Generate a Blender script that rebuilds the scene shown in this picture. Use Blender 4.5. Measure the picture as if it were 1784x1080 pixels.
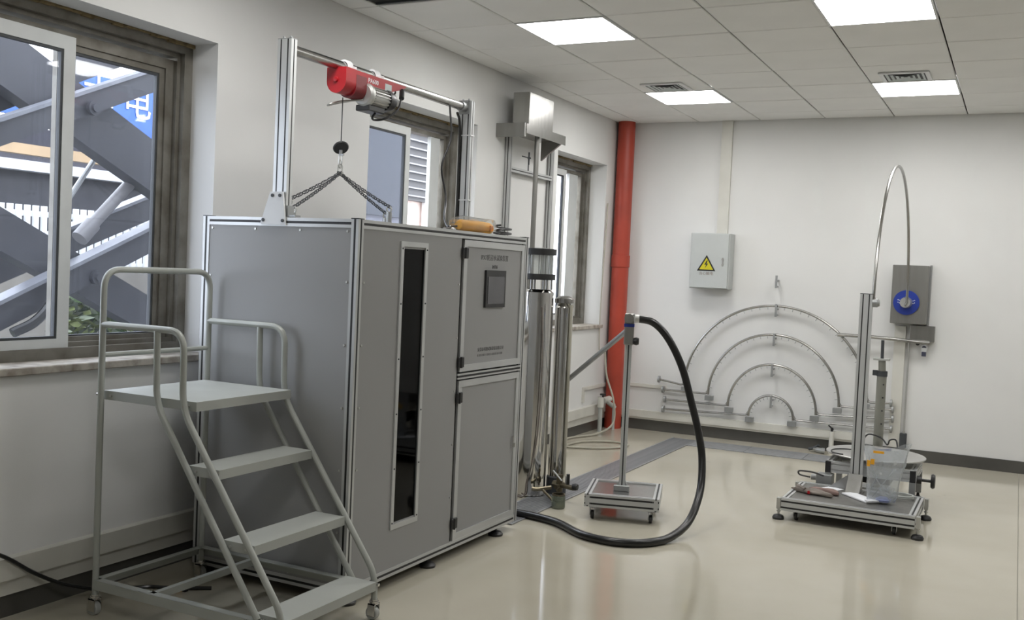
import bpy, bmesh, math, random
from mathutils import Vector, Matrix
random.seed(7)
S = bpy.context.scene
for o in list(bpy.data.objects): bpy.data.objects.remove(o)
C = S.collection
PI = math.pi

# ------------------------------------------------------------------ camera, sky, exposure
cd = bpy.data.cameras.new('camera'); cam = bpy.data.objects.new('camera', cd); C.objects.link(cam)
yaw, pit, rol = 0.4691261, -0.0391711, 0.0448189
fw = Vector((-math.sin(yaw)*math.cos(pit), math.cos(yaw)*math.cos(pit), math.sin(pit)))
rt = Vector((math.cos(yaw), math.sin(yaw), 0)); up = rt.cross(fw)
r2 = rt*math.cos(rol)+up*math.sin(rol); u2 = -rt*math.sin(rol)+up*math.cos(rol)
m = Matrix((r2, u2, -fw)).transposed().to_4x4(); m.translation = (3.70779, -9.57978, 1.53789)
cam.matrix_world = m
cd.sensor_width = 36; cd.lens = 36*1743.16/1784; cd.clip_start = .05; cd.clip_end = 300
S.camera = cam
wd = bpy.data.worlds.new('overcast_sky'); S.world = wd; wd.use_nodes = True
bg = wd.node_tree.nodes['Background']; bg.inputs[0].default_value = (.91, .95, 1, 1); bg.inputs[1].default_value = 1.75
S.view_settings.view_transform = 'Standard'; S.view_settings.look = 'None'
S.view_settings.gamma = 1; S.view_settings.use_curve_mapping = False
S.view_settings.exposure = 2.1
LAMP = 5.2

# ------------------------------------------------------------------ materials
def mat(name, col, rough=.5, metal=0., var=.06, scale=6., bump=0., bscale=80., spec=.5, alpha=None, stretch=(1, 1, 1), col2=None, coat=0., aniso=0.):
    M = bpy.data.materials.new(name); M.use_nodes = True
    nt = M.node_tree; b = nt.nodes['Principled BSDF']; L = nt.links
    b.inputs['Roughness'].default_value = rough; b.inputs['Metallic'].default_value = metal
    b.inputs['Specular IOR Level'].default_value = spec
    if coat: b.inputs['Coat Weight'].default_value = coat; b.inputs['Coat Roughness'].default_value = .08
    if aniso: b.inputs['Anisotropic'].default_value = aniso
    tc = nt.nodes.new('ShaderNodeTexCoord'); mp = nt.nodes.new('ShaderNodeMapping')
    mp.inputs['Scale'].default_value = stretch
    L.new(tc.outputs['Object'], mp.inputs[0])
    n = nt.nodes.new('ShaderNodeTexNoise'); n.inputs['Scale'].default_value = scale; n.inputs['Detail'].default_value = 5
    L.new(mp.outputs[0], n.inputs['Vector'])
    r = nt.nodes.new('ShaderNodeMix'); r.data_type = 'RGBA'
    c = col; d = col2 or tuple(max(0, x*(1-2.5*var)) for x in col)
    r.inputs[6].default_value = (*d, 1); r.inputs[7].default_value = (*c, 1)
    cr = nt.nodes.new('ShaderNodeMapRange'); cr.inputs[1].default_value = .3; cr.inputs[2].default_value = .62
    L.new(n.outputs[0], cr.inputs[0]); L.new(cr.outputs[0], r.inputs[0]); L.new(r.outputs[2], b.inputs['Base Color'])
    if bump:
        n2 = nt.nodes.new('ShaderNodeTexNoise'); n2.inputs['Scale'].default_value = bscale; n2.inputs['Detail'].default_value = 3
        L.new(mp.outputs[0], n2.inputs['Vector'])
        bp = nt.nodes.new('ShaderNodeBump'); bp.inputs['Strength'].default_value = bump; bp.inputs['Distance'].default_value = .01
        L.new(n2.outputs[0], bp.inputs['Height']); L.new(bp.outputs[0], b.inputs['Normal'])
    return M
def dirty(M, scale, lo, hi, dark):
    nt = M.node_tree; b = nt.nodes['Principled BSDF']; L = nt.links; old = b.inputs['Base Color'].links[0].from_socket
    tc = nt.nodes.new('ShaderNodeTexCoord'); n = nt.nodes.new('ShaderNodeTexNoise'); n.inputs['Scale'].default_value = scale; n.inputs['Detail'].default_value = 8; n.inputs['Roughness'].default_value = .65
    L.new(tc.outputs['Object'], n.inputs['Vector'])
    r = nt.nodes.new('ShaderNodeMapRange'); r.inputs[1].default_value = lo; r.inputs[2].default_value = hi; r.inputs[4].default_value = .55; L.new(n.outputs[0], r.inputs[0])
    x = nt.nodes.new('ShaderNodeMix'); x.data_type = 'RGBA'; x.inputs[7].default_value = (*dark, 1)
    L.new(r.outputs[0], x.inputs[0]); L.new(old, x.inputs[6]); L.new(x.outputs[2], b.inputs['Base Color'])
def glass(name, tint, fac=.08, rough=.02, haze=0., hcol=(.8, .85, .9), blend=.35):
    M = bpy.data.materials.new(name); M.use_nodes = True; nt = M.node_tree; nt.nodes.clear(); L = nt.links
    out = nt.nodes.new('ShaderNodeOutputMaterial'); t = nt.nodes.new('ShaderNodeBsdfTransparent'); t.inputs[0].default_value = (*tint, 1)
    g = nt.nodes.new('ShaderNodeBsdfGlossy'); g.inputs['Roughness'].default_value = rough
    fr = nt.nodes.new('ShaderNodeLayerWeight'); fr.inputs[0].default_value = blend
    mr = nt.nodes.new('ShaderNodeMapRange'); mr.inputs[3].default_value = fac; mr.inputs[4].default_value = .6
    L.new(fr.outputs['Fresnel'], mr.inputs[0])
    mx = nt.nodes.new('ShaderNodeMixShader'); L.new(mr.outputs[0], mx.inputs[0])
    src = t
    if haze:
        d = nt.nodes.new('ShaderNodeBsdfDiffuse'); d.inputs[0].default_value = (*hcol, 1)
        n = nt.nodes.new('ShaderNodeTexNoise'); n.inputs['Scale'].default_value = 5; n.inputs['Detail'].default_value = 4
        m2 = nt.nodes.new('ShaderNodeMath'); m2.operation = 'MULTIPLY'; m2.inputs[1].default_value = haze*2
        L.new(n.outputs[0], m2.inputs[0])
        mh = nt.nodes.new('ShaderNodeMixShader'); L.new(m2.outputs[0], mh.inputs[0]); L.new(t.outputs[0], mh.inputs[1]); L.new(d.outputs[0], mh.inputs[2]); src = mh
    L.new(src.outputs[0], mx.inputs[1]); L.new(g.outputs[0], mx.inputs[2]); L.new(mx.outputs[0], out.inputs[0])
    return M
def emit(name, col, s):
    M = bpy.data.materials.new(name); M.use_nodes = True; nt = M.node_tree; nt.nodes.clear()
    out = nt.nodes.new('ShaderNodeOutputMaterial'); e = nt.nodes.new('ShaderNodeEmission')
    e.inputs[0].default_value = (*col, 1); e.inputs[1].default_value = s; nt.links.new(e.outputs[0], out.inputs[0]); return M
M_wall = mat('white_plaster', (.70, .70, .69), .75, var=.02, scale=1.5, bump=.03, bscale=120, spec=.3)
M_ceil = mat('ceiling_panel', (.80, .80, .785), .6, var=.02, scale=2, spec=.3)
M_dark = mat('black_gap', (.012, .012, .012), .7)
M_base = mat('dark_skirting', (.085, .082, .075), .35, var=.1, scale=3)
M_trunk = mat('white_trunking', (.62, .61, .56), .45, var=.03)
M_floor = mat('polished_floor', (.47, .44, .365), .085, var=.05, scale=.9, bump=.012, bscale=2.5, spec=.55, col2=(.41, .38, .305))
dirty(M_floor, 2.6, .66, .78, (.16, .14, .11))
M_frame = mat('old_window_frame', (.20, .19, .165), .5, var=.18, scale=9, col2=(.12, .108, .085), metal=.25)
M_foam = mat('mastic_foam', (.24, .18, .09), .9, var=.2, scale=30, bump=.5, bscale=40)
M_sash = mat('white_sash', (.60, .62, .62), .4, var=.03)
M_gasket = mat('grey_gasket', (.05, .055, .06), .6)
M_sill = mat('stone_sill', (.46, .43, .38), .5, var=.25, scale=14, col2=(.2, .17, .14))
M_glass = glass('window_glass', (.90, .92, .96), .025, haze=.05, hcol=(.5, .55, .65), blend=.08)
M_clear = glass('clear_acrylic', (.86, .88, .87), .1, haze=.08)
M_bag = glass('clear_plastic_film', (.84, .87, .90), .10, rough=.15, haze=.22, hcol=(.85, .88, .9))
M_clearf = glass('thin_clear_film', (.93, .94, .93), .05, rough=.1, haze=.05)
M_dglass = glass('dark_glass', (.38, .39, .40), .015, blend=.12)
M_alu = mat('anodised_aluminium', (.56, .57, .57), .38, metal=.45, var=.04, scale=4, stretch=(1, 1, 1))
M_alud = mat('dull_aluminium', (.36, .37, .37), .42, metal=.7, var=.05)
M_panel = mat('grey_composite_panel', (.305, .306, .304), .5, metal=0, var=.015, scale=1.2, bump=.01, bscale=200)
M_strip = mat('black_rubber_strip', (.012, .012, .013), .5)
M_black = mat('black_plastic', (.02, .02, .021), .4)
M_rubber = mat('black_hose_rubber', (.012, .012, .012), .28, spec=.5)
M_chrome = mat('polished_steel', (.66, .65, .63), .09, metal=1, var=.03, scale=3, stretch=(4, 4, .4))
M_steel = mat('brushed_steel', (.42, .415, .40), .27, metal=1, var=.05, scale=30, stretch=(1, 1, .05))
M_steeld = mat('satin_steel_box', (.30, .295, .28), .4, metal=.9, var=.05, scale=20, stretch=(1, 1, .05))
M_zinc = mat('zinc_plate', (.55, .55, .53), .4, metal=.8, var=.06)
M_tube = mat('grey_green_paint', (.37, .385, .355), .38, var=.03, scale=8)
M_tread = mat('grey_green_tread', (.40, .415, .39), .42, var=.03, scale=5)
M_white = mat('white_coated_plate', (.72, .73, .74), .4, var=.02)
M_red = mat('red_hoist_paint', (.42, .012, .018), .33, var=.1, spec=.5)
M_dred = mat('dark_red_drum', (.18, .01, .015), .4)
M_pipe = mat('red_fire_pipe', (.42, .055, .03), .42, var=.1, scale=3)
M_yellow = mat('yellow_plastic', (.85, .40, .02), .45, var=.08)
M_box = mat('grey_enclosure', (.47, .49, .48), .45, var=.02)
M_sy = mat('sign_yellow', (.62, .55, .01), .5)
M_blue = mat('blue_flange', (.02, .045, .30), .35)
M_paper = mat('white_paper', (.78, .79, .82), .6)
M_cloth = mat('grey_brown_cloth', (.22, .19, .165), .85, var=.2, scale=12)
M_grate = mat('steel_grating', (.40, .41, .43), .4, metal=.6, var=.1, scale=20)
M_pvc = mat('grey_pvc', (.42, .43, .41), .5)
M_post = mat('greenish_grey_paint', (.235, .235, .205), .45)
M_hosep = mat('pale_tubing', (.42, .40, .33), .4)
M_brass = mat('dull_brass', (.22, .19, .13), .35, metal=.8, var=.2)
M_jar = glass('green_glass', (.62, .68, .58), .1, haze=.15, hcol=(.5, .55, .45))
M_disc = mat('turntable_plate', (.48, .475, .46), .35, metal=.5, var=.05)
M_lift = mat('scissor_arm_paint', (.036, .0365, .044), .5, var=.12, scale=3)
M_liftedge = mat('highlight_and_louvre_grey', (.16, .165, .185), .5, var=.1)  # lighter grey painting the highlight on lift arm edges; also the shed louvres
M_lamp = emit('lamp_diffuser', (1, .992, .972), LAMP)
M_vent = mat('vent_metal', (.52, .57, .57), .5, var=.04)
M_text = mat('print_grey', (.13, .13, .135), .6)
M_redtext = mat('print_brown', (.25, .2, .17), .6)
M_ext = mat('ground_concrete', (.16, .16, .155), .9, var=.1)

# ------------------------------------------------------------------ mesh helpers
class B:
    def __init__(s): s.bm = bmesh.new()
    def box(s, x0, x1, y0, y1, z0, z1, M=None, bev=0.):
        x0, x1 = sorted((x0, x1)); y0, y1 = sorted((y0, y1)); z0, z1 = sorted((z0, z1))
        v = [s.bm.verts.new(p) for p in ((x0, y0, z0), (x1, y0, z0), (x1, y1, z0), (x0, y1, z0), (x0, y0, z1), (x1, y0, z1), (x1, y1, z1), (x0, y1, z1))]
        f = [s.bm.faces.new([v[i] for i in q]) for q in ((3, 2, 1, 0), (4, 5, 6, 7), (0, 1, 5, 4), (1, 2, 6, 5), (2, 3, 7, 6), (3, 0, 4, 7))]
        if bev:
            e = list({e for q in f for e in q.edges}); r = bmesh.ops.bevel(s.bm, geom=e, offset=bev, segments=1, affect='EDGES', clamp_overlap=True)
            v = list({w for q in r['faces'] for w in q.verts} | {w for w in v if w.is_valid})
        if M:
            for w in v: w.co = M @ w.co
        return s
    def prism(s, poly, axis, a0, a1):      # 2d polygon extruded along an axis; poly in the remaining axes (xyz order)
        def P(q, a):
            if axis == 'x': return (a, q[0], q[1])
            if axis == 'y': return (q[0], a, q[1])
            return (q[0], q[1], a)
        A = [s.bm.verts.new(P(q, a0)) for q in poly]; D = [s.bm.verts.new(P(q, a1)) for q in poly]; n = len(poly)
        s.bm.faces.new(A); s.bm.faces.new(D[::-1])
        for i in range(n): s.bm.faces.new((A[i], D[i], D[(i+1) % n], A[(i+1) % n]))
        return s
    def tube(s, pts, r, n=10, closed=False, cap=True):
        pts = [Vector(p) for p in pts]; k = len(pts); R = r if isinstance(r, (list, tuple)) else [r]*k
        rings = []; prev = None
        for i, p in enumerate(pts):
            if closed: t = pts[(i+1) % k]-pts[i-1]
            else: t = pts[min(i+1, k-1)]-pts[max(i-1, 0)]
            t.normalize()
            if prev is None:
                a = Vector((0, 0, 1)) if abs(t.z) < .9 else Vector((1, 0, 0)); u = a.cross(t).normalized()
            else: u = (prev-t*prev.dot(t)).normalized()
            w = t.cross(u); prev = u
            rings.append([s.bm.verts.new(p+(u*math.cos(2*PI*j/n)+w*math.sin(2*PI*j/n))*R[i]) for j in range(n)])
        for i in range(k if closed else k-1):
            a, b = rings[i], rings[(i+1) % k]
            for j in range(n): s.bm.faces.new((a[j], a[(j+1) % n], b[(j+1) % n], b[j]))
        if cap and not closed: s.bm.faces.new(rings[0][::-1]); s.bm.faces.new(rings[-1])
        return s
    def cyl(s, p0, p1, r, n=16, r1=None): return s.tube([p0, p1], [r, r if r1 is None else r1], n)
    def lathe(s, prof, c, axis='z', n=24):   # prof: (r, h) list
        rings = []
        for r, h in prof:
            ring = []
            for j in range(n):
                a = 2*PI*j/n; x, y = r*math.cos(a), r*math.sin(a)
                q = (c[0]+x, c[1]+y, c[2]+h) if axis == 'z' else ((c[0]+x, c[1]+h, c[2]-y) if axis == 'y' else (c[0]+h, c[1]+x, c[2]+y))
                ring.append(s.bm.verts.new(q))
            rings.append(ring)
        for a, b in zip(rings, rings[1:]):
            for j in range(n): s.bm.faces.new((a[j], a[(j+1) % n], b[(j+1) % n], b[j]))
        s.bm.faces.new(rings[0][::-1]); s.bm.faces.new(rings[-1]); return s
    def quad(s, *p): s.bm.faces.new([s.bm.verts.new(q) for q in p]); return s
ORG = {}
def obj(name, b, m_, parent=None, kind=None, label=None, smooth=30, world=True):
    bmesh.ops.recalc_face_normals(b.bm, faces=b.bm.faces)
    me = bpy.data.meshes.new(name)
    if parent is not None and world:
        p = parent
        while p.parent is not None: p = p.parent
        if p.name in ORG: b.bm.transform(ORG[p.name].inverted())
    b.bm.to_mesh(me); b.bm.free(); me.materials.append(m_)
    if smooth:
        me.shade_smooth(); me.set_sharp_from_angle(angle=math.radians(smooth))
    o = bpy.data.objects.new(name, me); C.objects.link(o)
    if parent is not None: o.parent = parent
    if kind: o['kind'] = kind
    if label: o['label'] = label
    return o
def tag(o, label, cat, group=None):
    o['label'] = label; o['category'] = cat
    if group: o['group'] = group
    return o
def thing(name, label, cat, loc, rotz=0., group=None):
    o = bpy.data.objects.new(name, None); C.objects.link(o); o.location = loc; o.rotation_euler = (0, 0, rotz); o.empty_display_size = .05
    ORG[o.name] = Matrix.Translation(loc) @ Matrix.Rotation(rotz, 4, 'Z')
    return tag(o, label, cat, group)
def struct(name, b, m_, parent=None, smooth=0):
    o = obj(name, b, m_, parent, smooth=smooth)
    if parent is None: o['kind'] = 'structure'
    return o
def dup(root, loc, rotz=0., label=None):
    r = root.copy(); C.objects.link(r); r.location = loc; r.rotation_euler = (0, 0, rotz)
    if label: r['label'] = label
    for ch in root.children:
        c = ch.copy(); C.objects.link(c); c.parent = r
        for g in ch.children:
            d = g.copy(); C.objects.link(d); d.parent = c
    return r
def fillet(pts, rad, n=6):
    pts = [Vector(p) for p in pts]; out = [pts[0]]
    for a, b, c in zip(pts, pts[1:], pts[2:]):
        d0 = (a-b); d1 = (c-b); l = min(rad, d0.length*.49, d1.length*.49)
        p0 = b+d0.normalized()*l; p1 = b+d1.normalized()*l
        for i in range(n+1):
            t = i/n; out.append(p0*(1-t)**2+b*2*t*(1-t)+p1*t*t)
    out.append(pts[-1]); return out
def spline(pts, n=8):
    P = [Vector(p) for p in pts]; P = [P[0]*2-P[1]]+P+[P[-1]*2-P[-2]]; out = []
    for i in range(1, len(P)-2):
        a, b, c, d = P[i-1:i+3]
        for k in range(n):
            t = k/n; out.append(.5*((2*b)+(c-a)*t+(2*a-5*b+4*c-d)*t*t+(-a+3*b-3*c+d)*t**3))
    out.append(P[-2]); return out
def slotpoly(w, h, nu=1, nv=1, sw=.009, sd=.007, cu=0, cv=0):
    def side(L, n): return [(-L/2+L*(2*i+1)/(2*n)) for i in range(n)]
    p = []
    hw, hh = w/2, h/2
    p.append((-hw, -hh))
    for c in side(w, nu): p += [(c-sw/2, -hh), (c-sw/2, -hh+sd), (c+sw/2, -hh+sd), (c+sw/2, -hh)]
    p.append((hw, -hh))
    for c in side(h, nv): p += [(hw, c-sw/2), (hw-sd, c-sw/2), (hw-sd, c+sw/2), (hw, c+sw/2)]
    p.append((hw, hh))
    for c in side(w, nu)[::-1]: p += [(c+sw/2, hh), (c+sw/2, hh-sd), (c-sw/2, hh-sd), (c-sw/2, hh)]
    p.append((-hw, hh))
    for c in side(h, nv)[::-1]: p += [(-hw, c+sw/2), (-hw+sd, c+sw/2), (-hw+sd, c-sw/2), (-hw, c-sw/2)]
    return [(x+cu, y+cv) for x, y in p]
def alu(name, parent, axis, a0, a1, cu, cv, w=.04, h=.04, nu=1, nv=1, m_=None, strip=True, sw=.0115, world=True):
    o = obj(name, B().prism(slotpoly(w, h, nu, nv, sw=sw, cu=cu, cv=cv), axis, a0, a1), m_ or M_alu, parent, smooth=0, world=world)
    if strip:
        b = B(); t = .0055; e = sw/2-.0002
        def seg(u0, u1, v0, v1):
            if axis == 'x': b.box(a0+.001, a1-.001, u0, u1, v0, v1)
            elif axis == 'y': b.box(u0, u1, a0+.001, a1-.001, v0, v1)
            else: b.box(u0, u1, v0, v1, a0+.001, a1-.001)
        for i in range(nu):
            c = cu-w/2+w*(2*i+1)/(2*nu)
            seg(c-e, c+e, cv-h/2+.0005, cv-h/2+.0068); seg(c-e, c+e, cv+h/2-.0068, cv+h/2-.0005)
        for i in range(nv):
            c = cv-h/2+h*(2*i+1)/(2*nv)
            seg(cu-w/2+.0005, cu-w/2+.0068, c-e, c+e); seg(cu+w/2-.0068, cu+w/2-.0005, c-e, c+e)
        obj('slot_strip', b, M_strip, o, smooth=0, world=world)
    return o
def text(name, s, size, parent, m_, loc, rot, align='CENTER', label=None, depth=.0006):
    cu = bpy.data.curves.new(name, 'FONT'); cu.body = s; cu.size = size; cu.align_x = align; cu.align_y = 'CENTER'; cu.extrude = depth; cu.resolution_u = 2
    t = bpy.data.objects.new('tmp', cu); C.objects.link(t)
    bpy.context.view_layer.update()
    me = bpy.data.meshes.new_from_object(t.evaluated_get(bpy.context.evaluated_depsgraph_get()))
    bpy.data.objects.remove(t)
    me.transform(Matrix.Translation(loc) @ rot.to_4x4())
    p = parent
    while p is not None and p.parent is not None: p = p.parent
    if p is not None and p.name in ORG: me.transform(ORG[p.name].inverted())
    me.materials.clear(); me.materials.append(m_)
    o = bpy.data.objects.new(name, me); C.objects.link(o); o.parent = parent
    if label: o['label'] = label
    return o
def RM(*c): return Matrix(c).transposed()
ROT_X = RM((0, 1, 0), (0, 0, 1), (1, 0, 0))     # faces +x, reads towards +y
ROT_Y = RM((1, 0, 0), (0, 0, 1), (0, -1, 0))    # faces -y, reads towards +x

# ------------------------------------------------------------------ room shell
H = 3.0718; XR = 7.4; YF = -12.0; T = .32
WIN = [(-7.20, -5.70, 1.04, 2.625), (-4.36, -2.97, 1.04, 2.62), (-1.50, -.33, 1.04, 2.62)]
struct('floor', B().box(-.4, XR, YF, 0, -.1, 0), M_floor)
struct('floor_joint', B().box(3.779, 3.783, YF, -.02, -.002, .0006), mat('joint_grout', (.2, .19, .15), .6), bpy.data.objects['floor'])
b = B(); ys = [YF]
for y0, y1, z0, z1 in WIN: ys += [y0, y1]
ys.append(0.)
for i in range(0, len(ys), 2): b.box(-T, 0, ys[i], ys[i+1], 0, H+.1)
for y0, y1, z0, z1 in WIN: b.box(-T, 0, y0, y1, 0, z0); b.box(-T, 0, y0, y1, z1, H+.1)
struct('wall_left', b, M_wall)
struct('wall_back', B().box(-T, XR, 0, .2, 0, H+.1), M_wall)
struct('wall_right', B().box(XR, XR+.2, YF, .2, 0, H+.1), M_wall)
struct('wall_front', B().box(-T, XR+.2, YF-.2, YF, 0, H+.1), M_wall)
ce = struct('ceiling', B().box(-T, XR+.2, YF-.2, .2, H+.035, H+.1), mat('ceiling_void', (.06, .06, .055), .9))
struct('baseboard_left', B().box(0, .012, YF, -.012, 0, .098), M_base)
struct('baseboard_back', B().box(0, XR, -.012, 0, 0, .105), M_base)
# white cable trunking above the skirting
b = B().box(0, .045, YF, -.05, .165, .255).box(0, .028, YF, -.05, .098, .165)
struct('trim_1', b, M_trunk)
b = B().box(.05, 2.42, -.045, 0, .128, .198).box(.05, 2.42, -.03, 0, .108, .128)
struct('trim_2', b, M_trunk)
struct('trim_3', B().box(.20, .62, -.02, 0, .43, .462).box(0, .02, -.68, -.10, .415, .447).box(0, .02, -.70, -.67, .30, .447), M_trunk)
# ceiling tiles
def tile_mesh(w, d):
    b = B(); g = .0048
    x0, x1, y0, y1 = -w/2+g, w/2-g, -d/2+g, d/2-g; k = .006
    p = [(x0, y0, .012), (x1, y0, .012), (x1, y1, .012), (x0, y1, .012)]; q = [(x0, y0, .004), (x1, y0, .004), (x1, y1, .004), (x0, y1, .004)]
    r = [(x0+k, y0+k, 0), (x1-k, y0+k, 0), (x1-k, y1-k, 0), (x0+k, y1-k, 0)]
    V = [[b.bm.verts.new(c) for c in ring] for ring in (p, q, r)]
    for A, D in zip(V, V[1:]):
        for i in range(4): b.bm.faces.new((A[i], A[(i+1) % 4], D[(i+1) % 4], D[i]))
    b.bm.faces.new(V[2]); b.bm.faces.new(V[0][::-1])
    bmesh.ops.recalc_face_normals(b.bm, faces=b.bm.faces)
    me = bpy.data.meshes.new('ceiling_tile'); b.bm.to_mesh(me); b.bm.free(); me.materials.append(M_ceil); return me
TM = {}
GX = [0]+[.206+.6*i for i in range(12)]+[XR]
GY = [0]+[-.408-.6*k for k in range(20)]
GY = [y for y in GY if y > YF]+[YF]
lights = {(c, r) for c in (2, 5, 8) for r in (2, 6)} | {(2, 10), (5, 14)}     # tile indices in GX / GY; last two are unseen panels added to brighten the room
vents = {(2, 3), (5, 3)}
for i in range(len(GX)-1):
    for j in range(len(GY)-1):
        if (i, j) in lights: continue
        if i == 1 and j == 8: continue
        w = round(GX[i+1]-GX[i], 3); d = round(GY[j]-GY[j+1], 3)
        if (w, d) not in TM: TM[(w, d)] = tile_mesh(w, d)
        o = bpy.data.objects.new('ceiling_tile', TM[(w, d)]); C.objects.link(o); o.parent = ce
        o.location = ((GX[i]+GX[i+1])/2, (GY[j]+GY[j+1])/2, H+random.uniform(0, .0025))
        o.rotation_euler = (random.uniform(-.003, .003), random.uniform(-.003, .003), 0)
LN = {(2, 2): 'square ceiling light panel near back wall, on the left, before a vent', (5, 2): 'square ceiling light panel near back wall, on the right',
      (2, 6): 'square ceiling light panel nearest the window wall and hoist, at top middle', (5, 6): 'square ceiling light panel cut by the top edge of the photo'}
for (i, j) in sorted(lights):
    cx, cy = (GX[i]+GX[i+1])/2, (GY[j]+GY[j+1])/2
    L_ = thing('ceiling_light', LN.get((i, j), 'square ceiling light panel outside the photo, %s' % {(2, 10): 'added as fill above the platform ladder', (2, 14): 'by the left wall behind the ladder', (5, 14): 'added as fill nearest the camera', (8, 2): 'by the back wall at far right', (8, 6): 'at right, level with the cabinet'}.get((i, j))), 'light', (cx, cy, H), group='square ceiling light panels')
    h = .297
    obj('diffuser', B().box(cx-h+.012, cx+h-.012, cy-h+.012, cy+h-.012, H-.0015, H+.004), M_lamp, L_, smooth=0)
    obj('frame', B().box(cx-h, cx+h, cy-h, cy-h+.012, H-.004, H+.02).box(cx-h, cx+h, cy+h-.012, cy+h, H-.004, H+.02).box(cx-h, cx-h+.012, cy-h+.012, cy+h-.012, H-.004, H+.02).box(cx+h-.012, cx+h, cy-h+.012, cy+h-.012, H-.004, H+.02), M_white, L_, smooth=0)
for (i, j), lb in zip(sorted(vents), ('square air vent in front of the left ceiling light panel', 'square air vent in front of the right ceiling light panel by back wall')):
    cx, cy = (GX[i]+GX[i+1])/2-.03, (GY[j]+GY[j+1])/2+.1
    v = thing('ceiling_vent', lb, 'vent', (cx, cy, H))
    obj('rim', B().box(cx-.17, cx+.17, cy-.17, cy-.14, H-.012, H-.002).box(cx-.17, cx+.17, cy+.14, cy+.17, H-.012, H-.002).box(cx-.17, cx-.14, cy-.14, cy+.14, H-.012, H-.002).box(cx+.14, cx+.17, cy-.14, cy+.14, H-.012, H-.002), M_white, v, smooth=0)
    obj('backing', B().box(cx-.14, cx+.14, cy-.14, cy+.14, H-.006, H-.002), M_gasket, v, smooth=0)
    for k in range(4):
        q = .13-.033*k; b = B()
        for sx, sy in ((1, 0), (-1, 0), (0, 1), (0, -1)):
            if sx: b.quad((cx+sx*q, cy-q, H-.010), (cx+sx*q, cy+q, H-.010), (cx+sx*(q-.026), cy+q-.026, H-.004), (cx+sx*(q-.026), cy-q+.026, H-.004))
            else: b.quad((cx-q, cy+sy*q, H-.010), (cx+q, cy+sy*q, H-.010), (cx+q-.026, cy+sy*(q-.026), H-.004), (cx-q+.026, cy+sy*(q-.026), H-.004))
        obj('louvre', b, M_vent, v, smooth=0)
v = thing('ceiling_vent', 'dark louvred vent at ceiling edge above the hoist, cut by photo top', 'vent', (.506, -4.908, H))
obj('backing', B().box(.21, .80, -5.2, -4.612, H+.012, H+.02), M_dark, v, smooth=0)
for k in range(6): obj('louvre', B().box(.215, .80, -4.65-.1*k, -4.635-.1*k, H+.0, H+.012), M_gasket, v, smooth=0)

# ------------------------------------------------------------------ windows
def ring(b, x0, x1, y0, y1, z0, z1, w, wz=None):
    wz = wz or w
    b.box(x0, x1, y0, y1, z0, z0+wz); b.box(x0, x1, y0, y1, z1-wz, z1); b.box(x0, x1, y0, y0+w, z0+wz, z1-wz); b.box(x0, x1, y1-w, y1, z0+wz, z1-wz); return b
def sash(W, x0, x1, y0, y1, z0, z1, w, m_, name='sash'):
    f = obj(name, ring(B(), x0, x1, y0, y1, z0, z1, w), m_, W, smooth=0)
    xm = (x0+x1)/2
    obj('gasket', ring(B(), x0+.004, x1-.004, y0+w, y1-w, z0+w, z1-w, .012), M_gasket, f, smooth=0)
    obj('pane', B().box(xm-.003, xm+.003, y0+w+.004, y1-w-.004, z0+w+.004, z1-w-.004), M_glass, f, smooth=0)
    return f
for n, (y0, y1, z0, z1) in enumerate(WIN):
    W = bpy.data.objects.new('window_%d' % (n+1), None); C.objects.link(W); W['kind'] = 'structure'; W.location = (-.2, (y0+y1)/2, z0)
    ORG[W.name] = Matrix.Translation(W.location)
    b = ring(B(), -.31, -.17, y0, y1, z0, z1, .055); ring(b, -.28, -.20, y0+.055, y1-.055, z0+.055, z1-.055, .022)
    obj('outer_frame', b, M_frame, W, smooth=0)
    b = B()
    for k in range(26):      # lumpy foam joint between plaster and frame
        y = y0+(y1-y0)*(k+.5)/26; b.box(-.178, -.155, y-.035, y+.035, z1-.008-random.random()*.012, z1, bev=.003)
    obj('foam_seal', b, M_foam, W, kind='stuff')
    if n == 0:
        obj('inner_frame', ring(B(), -.285, -.225, y0+.077, y1-.077, z0+.05, z1-.09, .05), M_frame, W, smooth=0)
        sash(W, -.212, -.182, -7.10, -6.405, 1.075, 2.505, .062, M_sash)
        sash(W, -.265, -.235, -6.46, -5.815, 1.09, 2.50, .045, M_frame, 'fixed_light')
    else:
        ya_, yb_, yc_, yd_ = ((-4.275, -3.60, -3.245, -3.12), (-1.42, -.885, -.70, -.50))[n-1]
        sash(W, -.215, -.185, ya_, yb_, 1.09, 2.51, .055, M_sash)
        obj('inner_frame', ring(B(), -.30, -.225, y0+.077, y1-.077, z0+.05, z1-.09, .03), M_frame, W, smooth=0)
        obj('slid_stile', B().box(-.265, -.235, yc_, yd_, 1.10, 2.50), M_sash, W, smooth=0)
    obj('sill', B().box(-.17, .025, y0-.03, y1+.03, z0-.03, z0+.004, bev=.004), M_sill, W, smooth=0)

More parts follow.
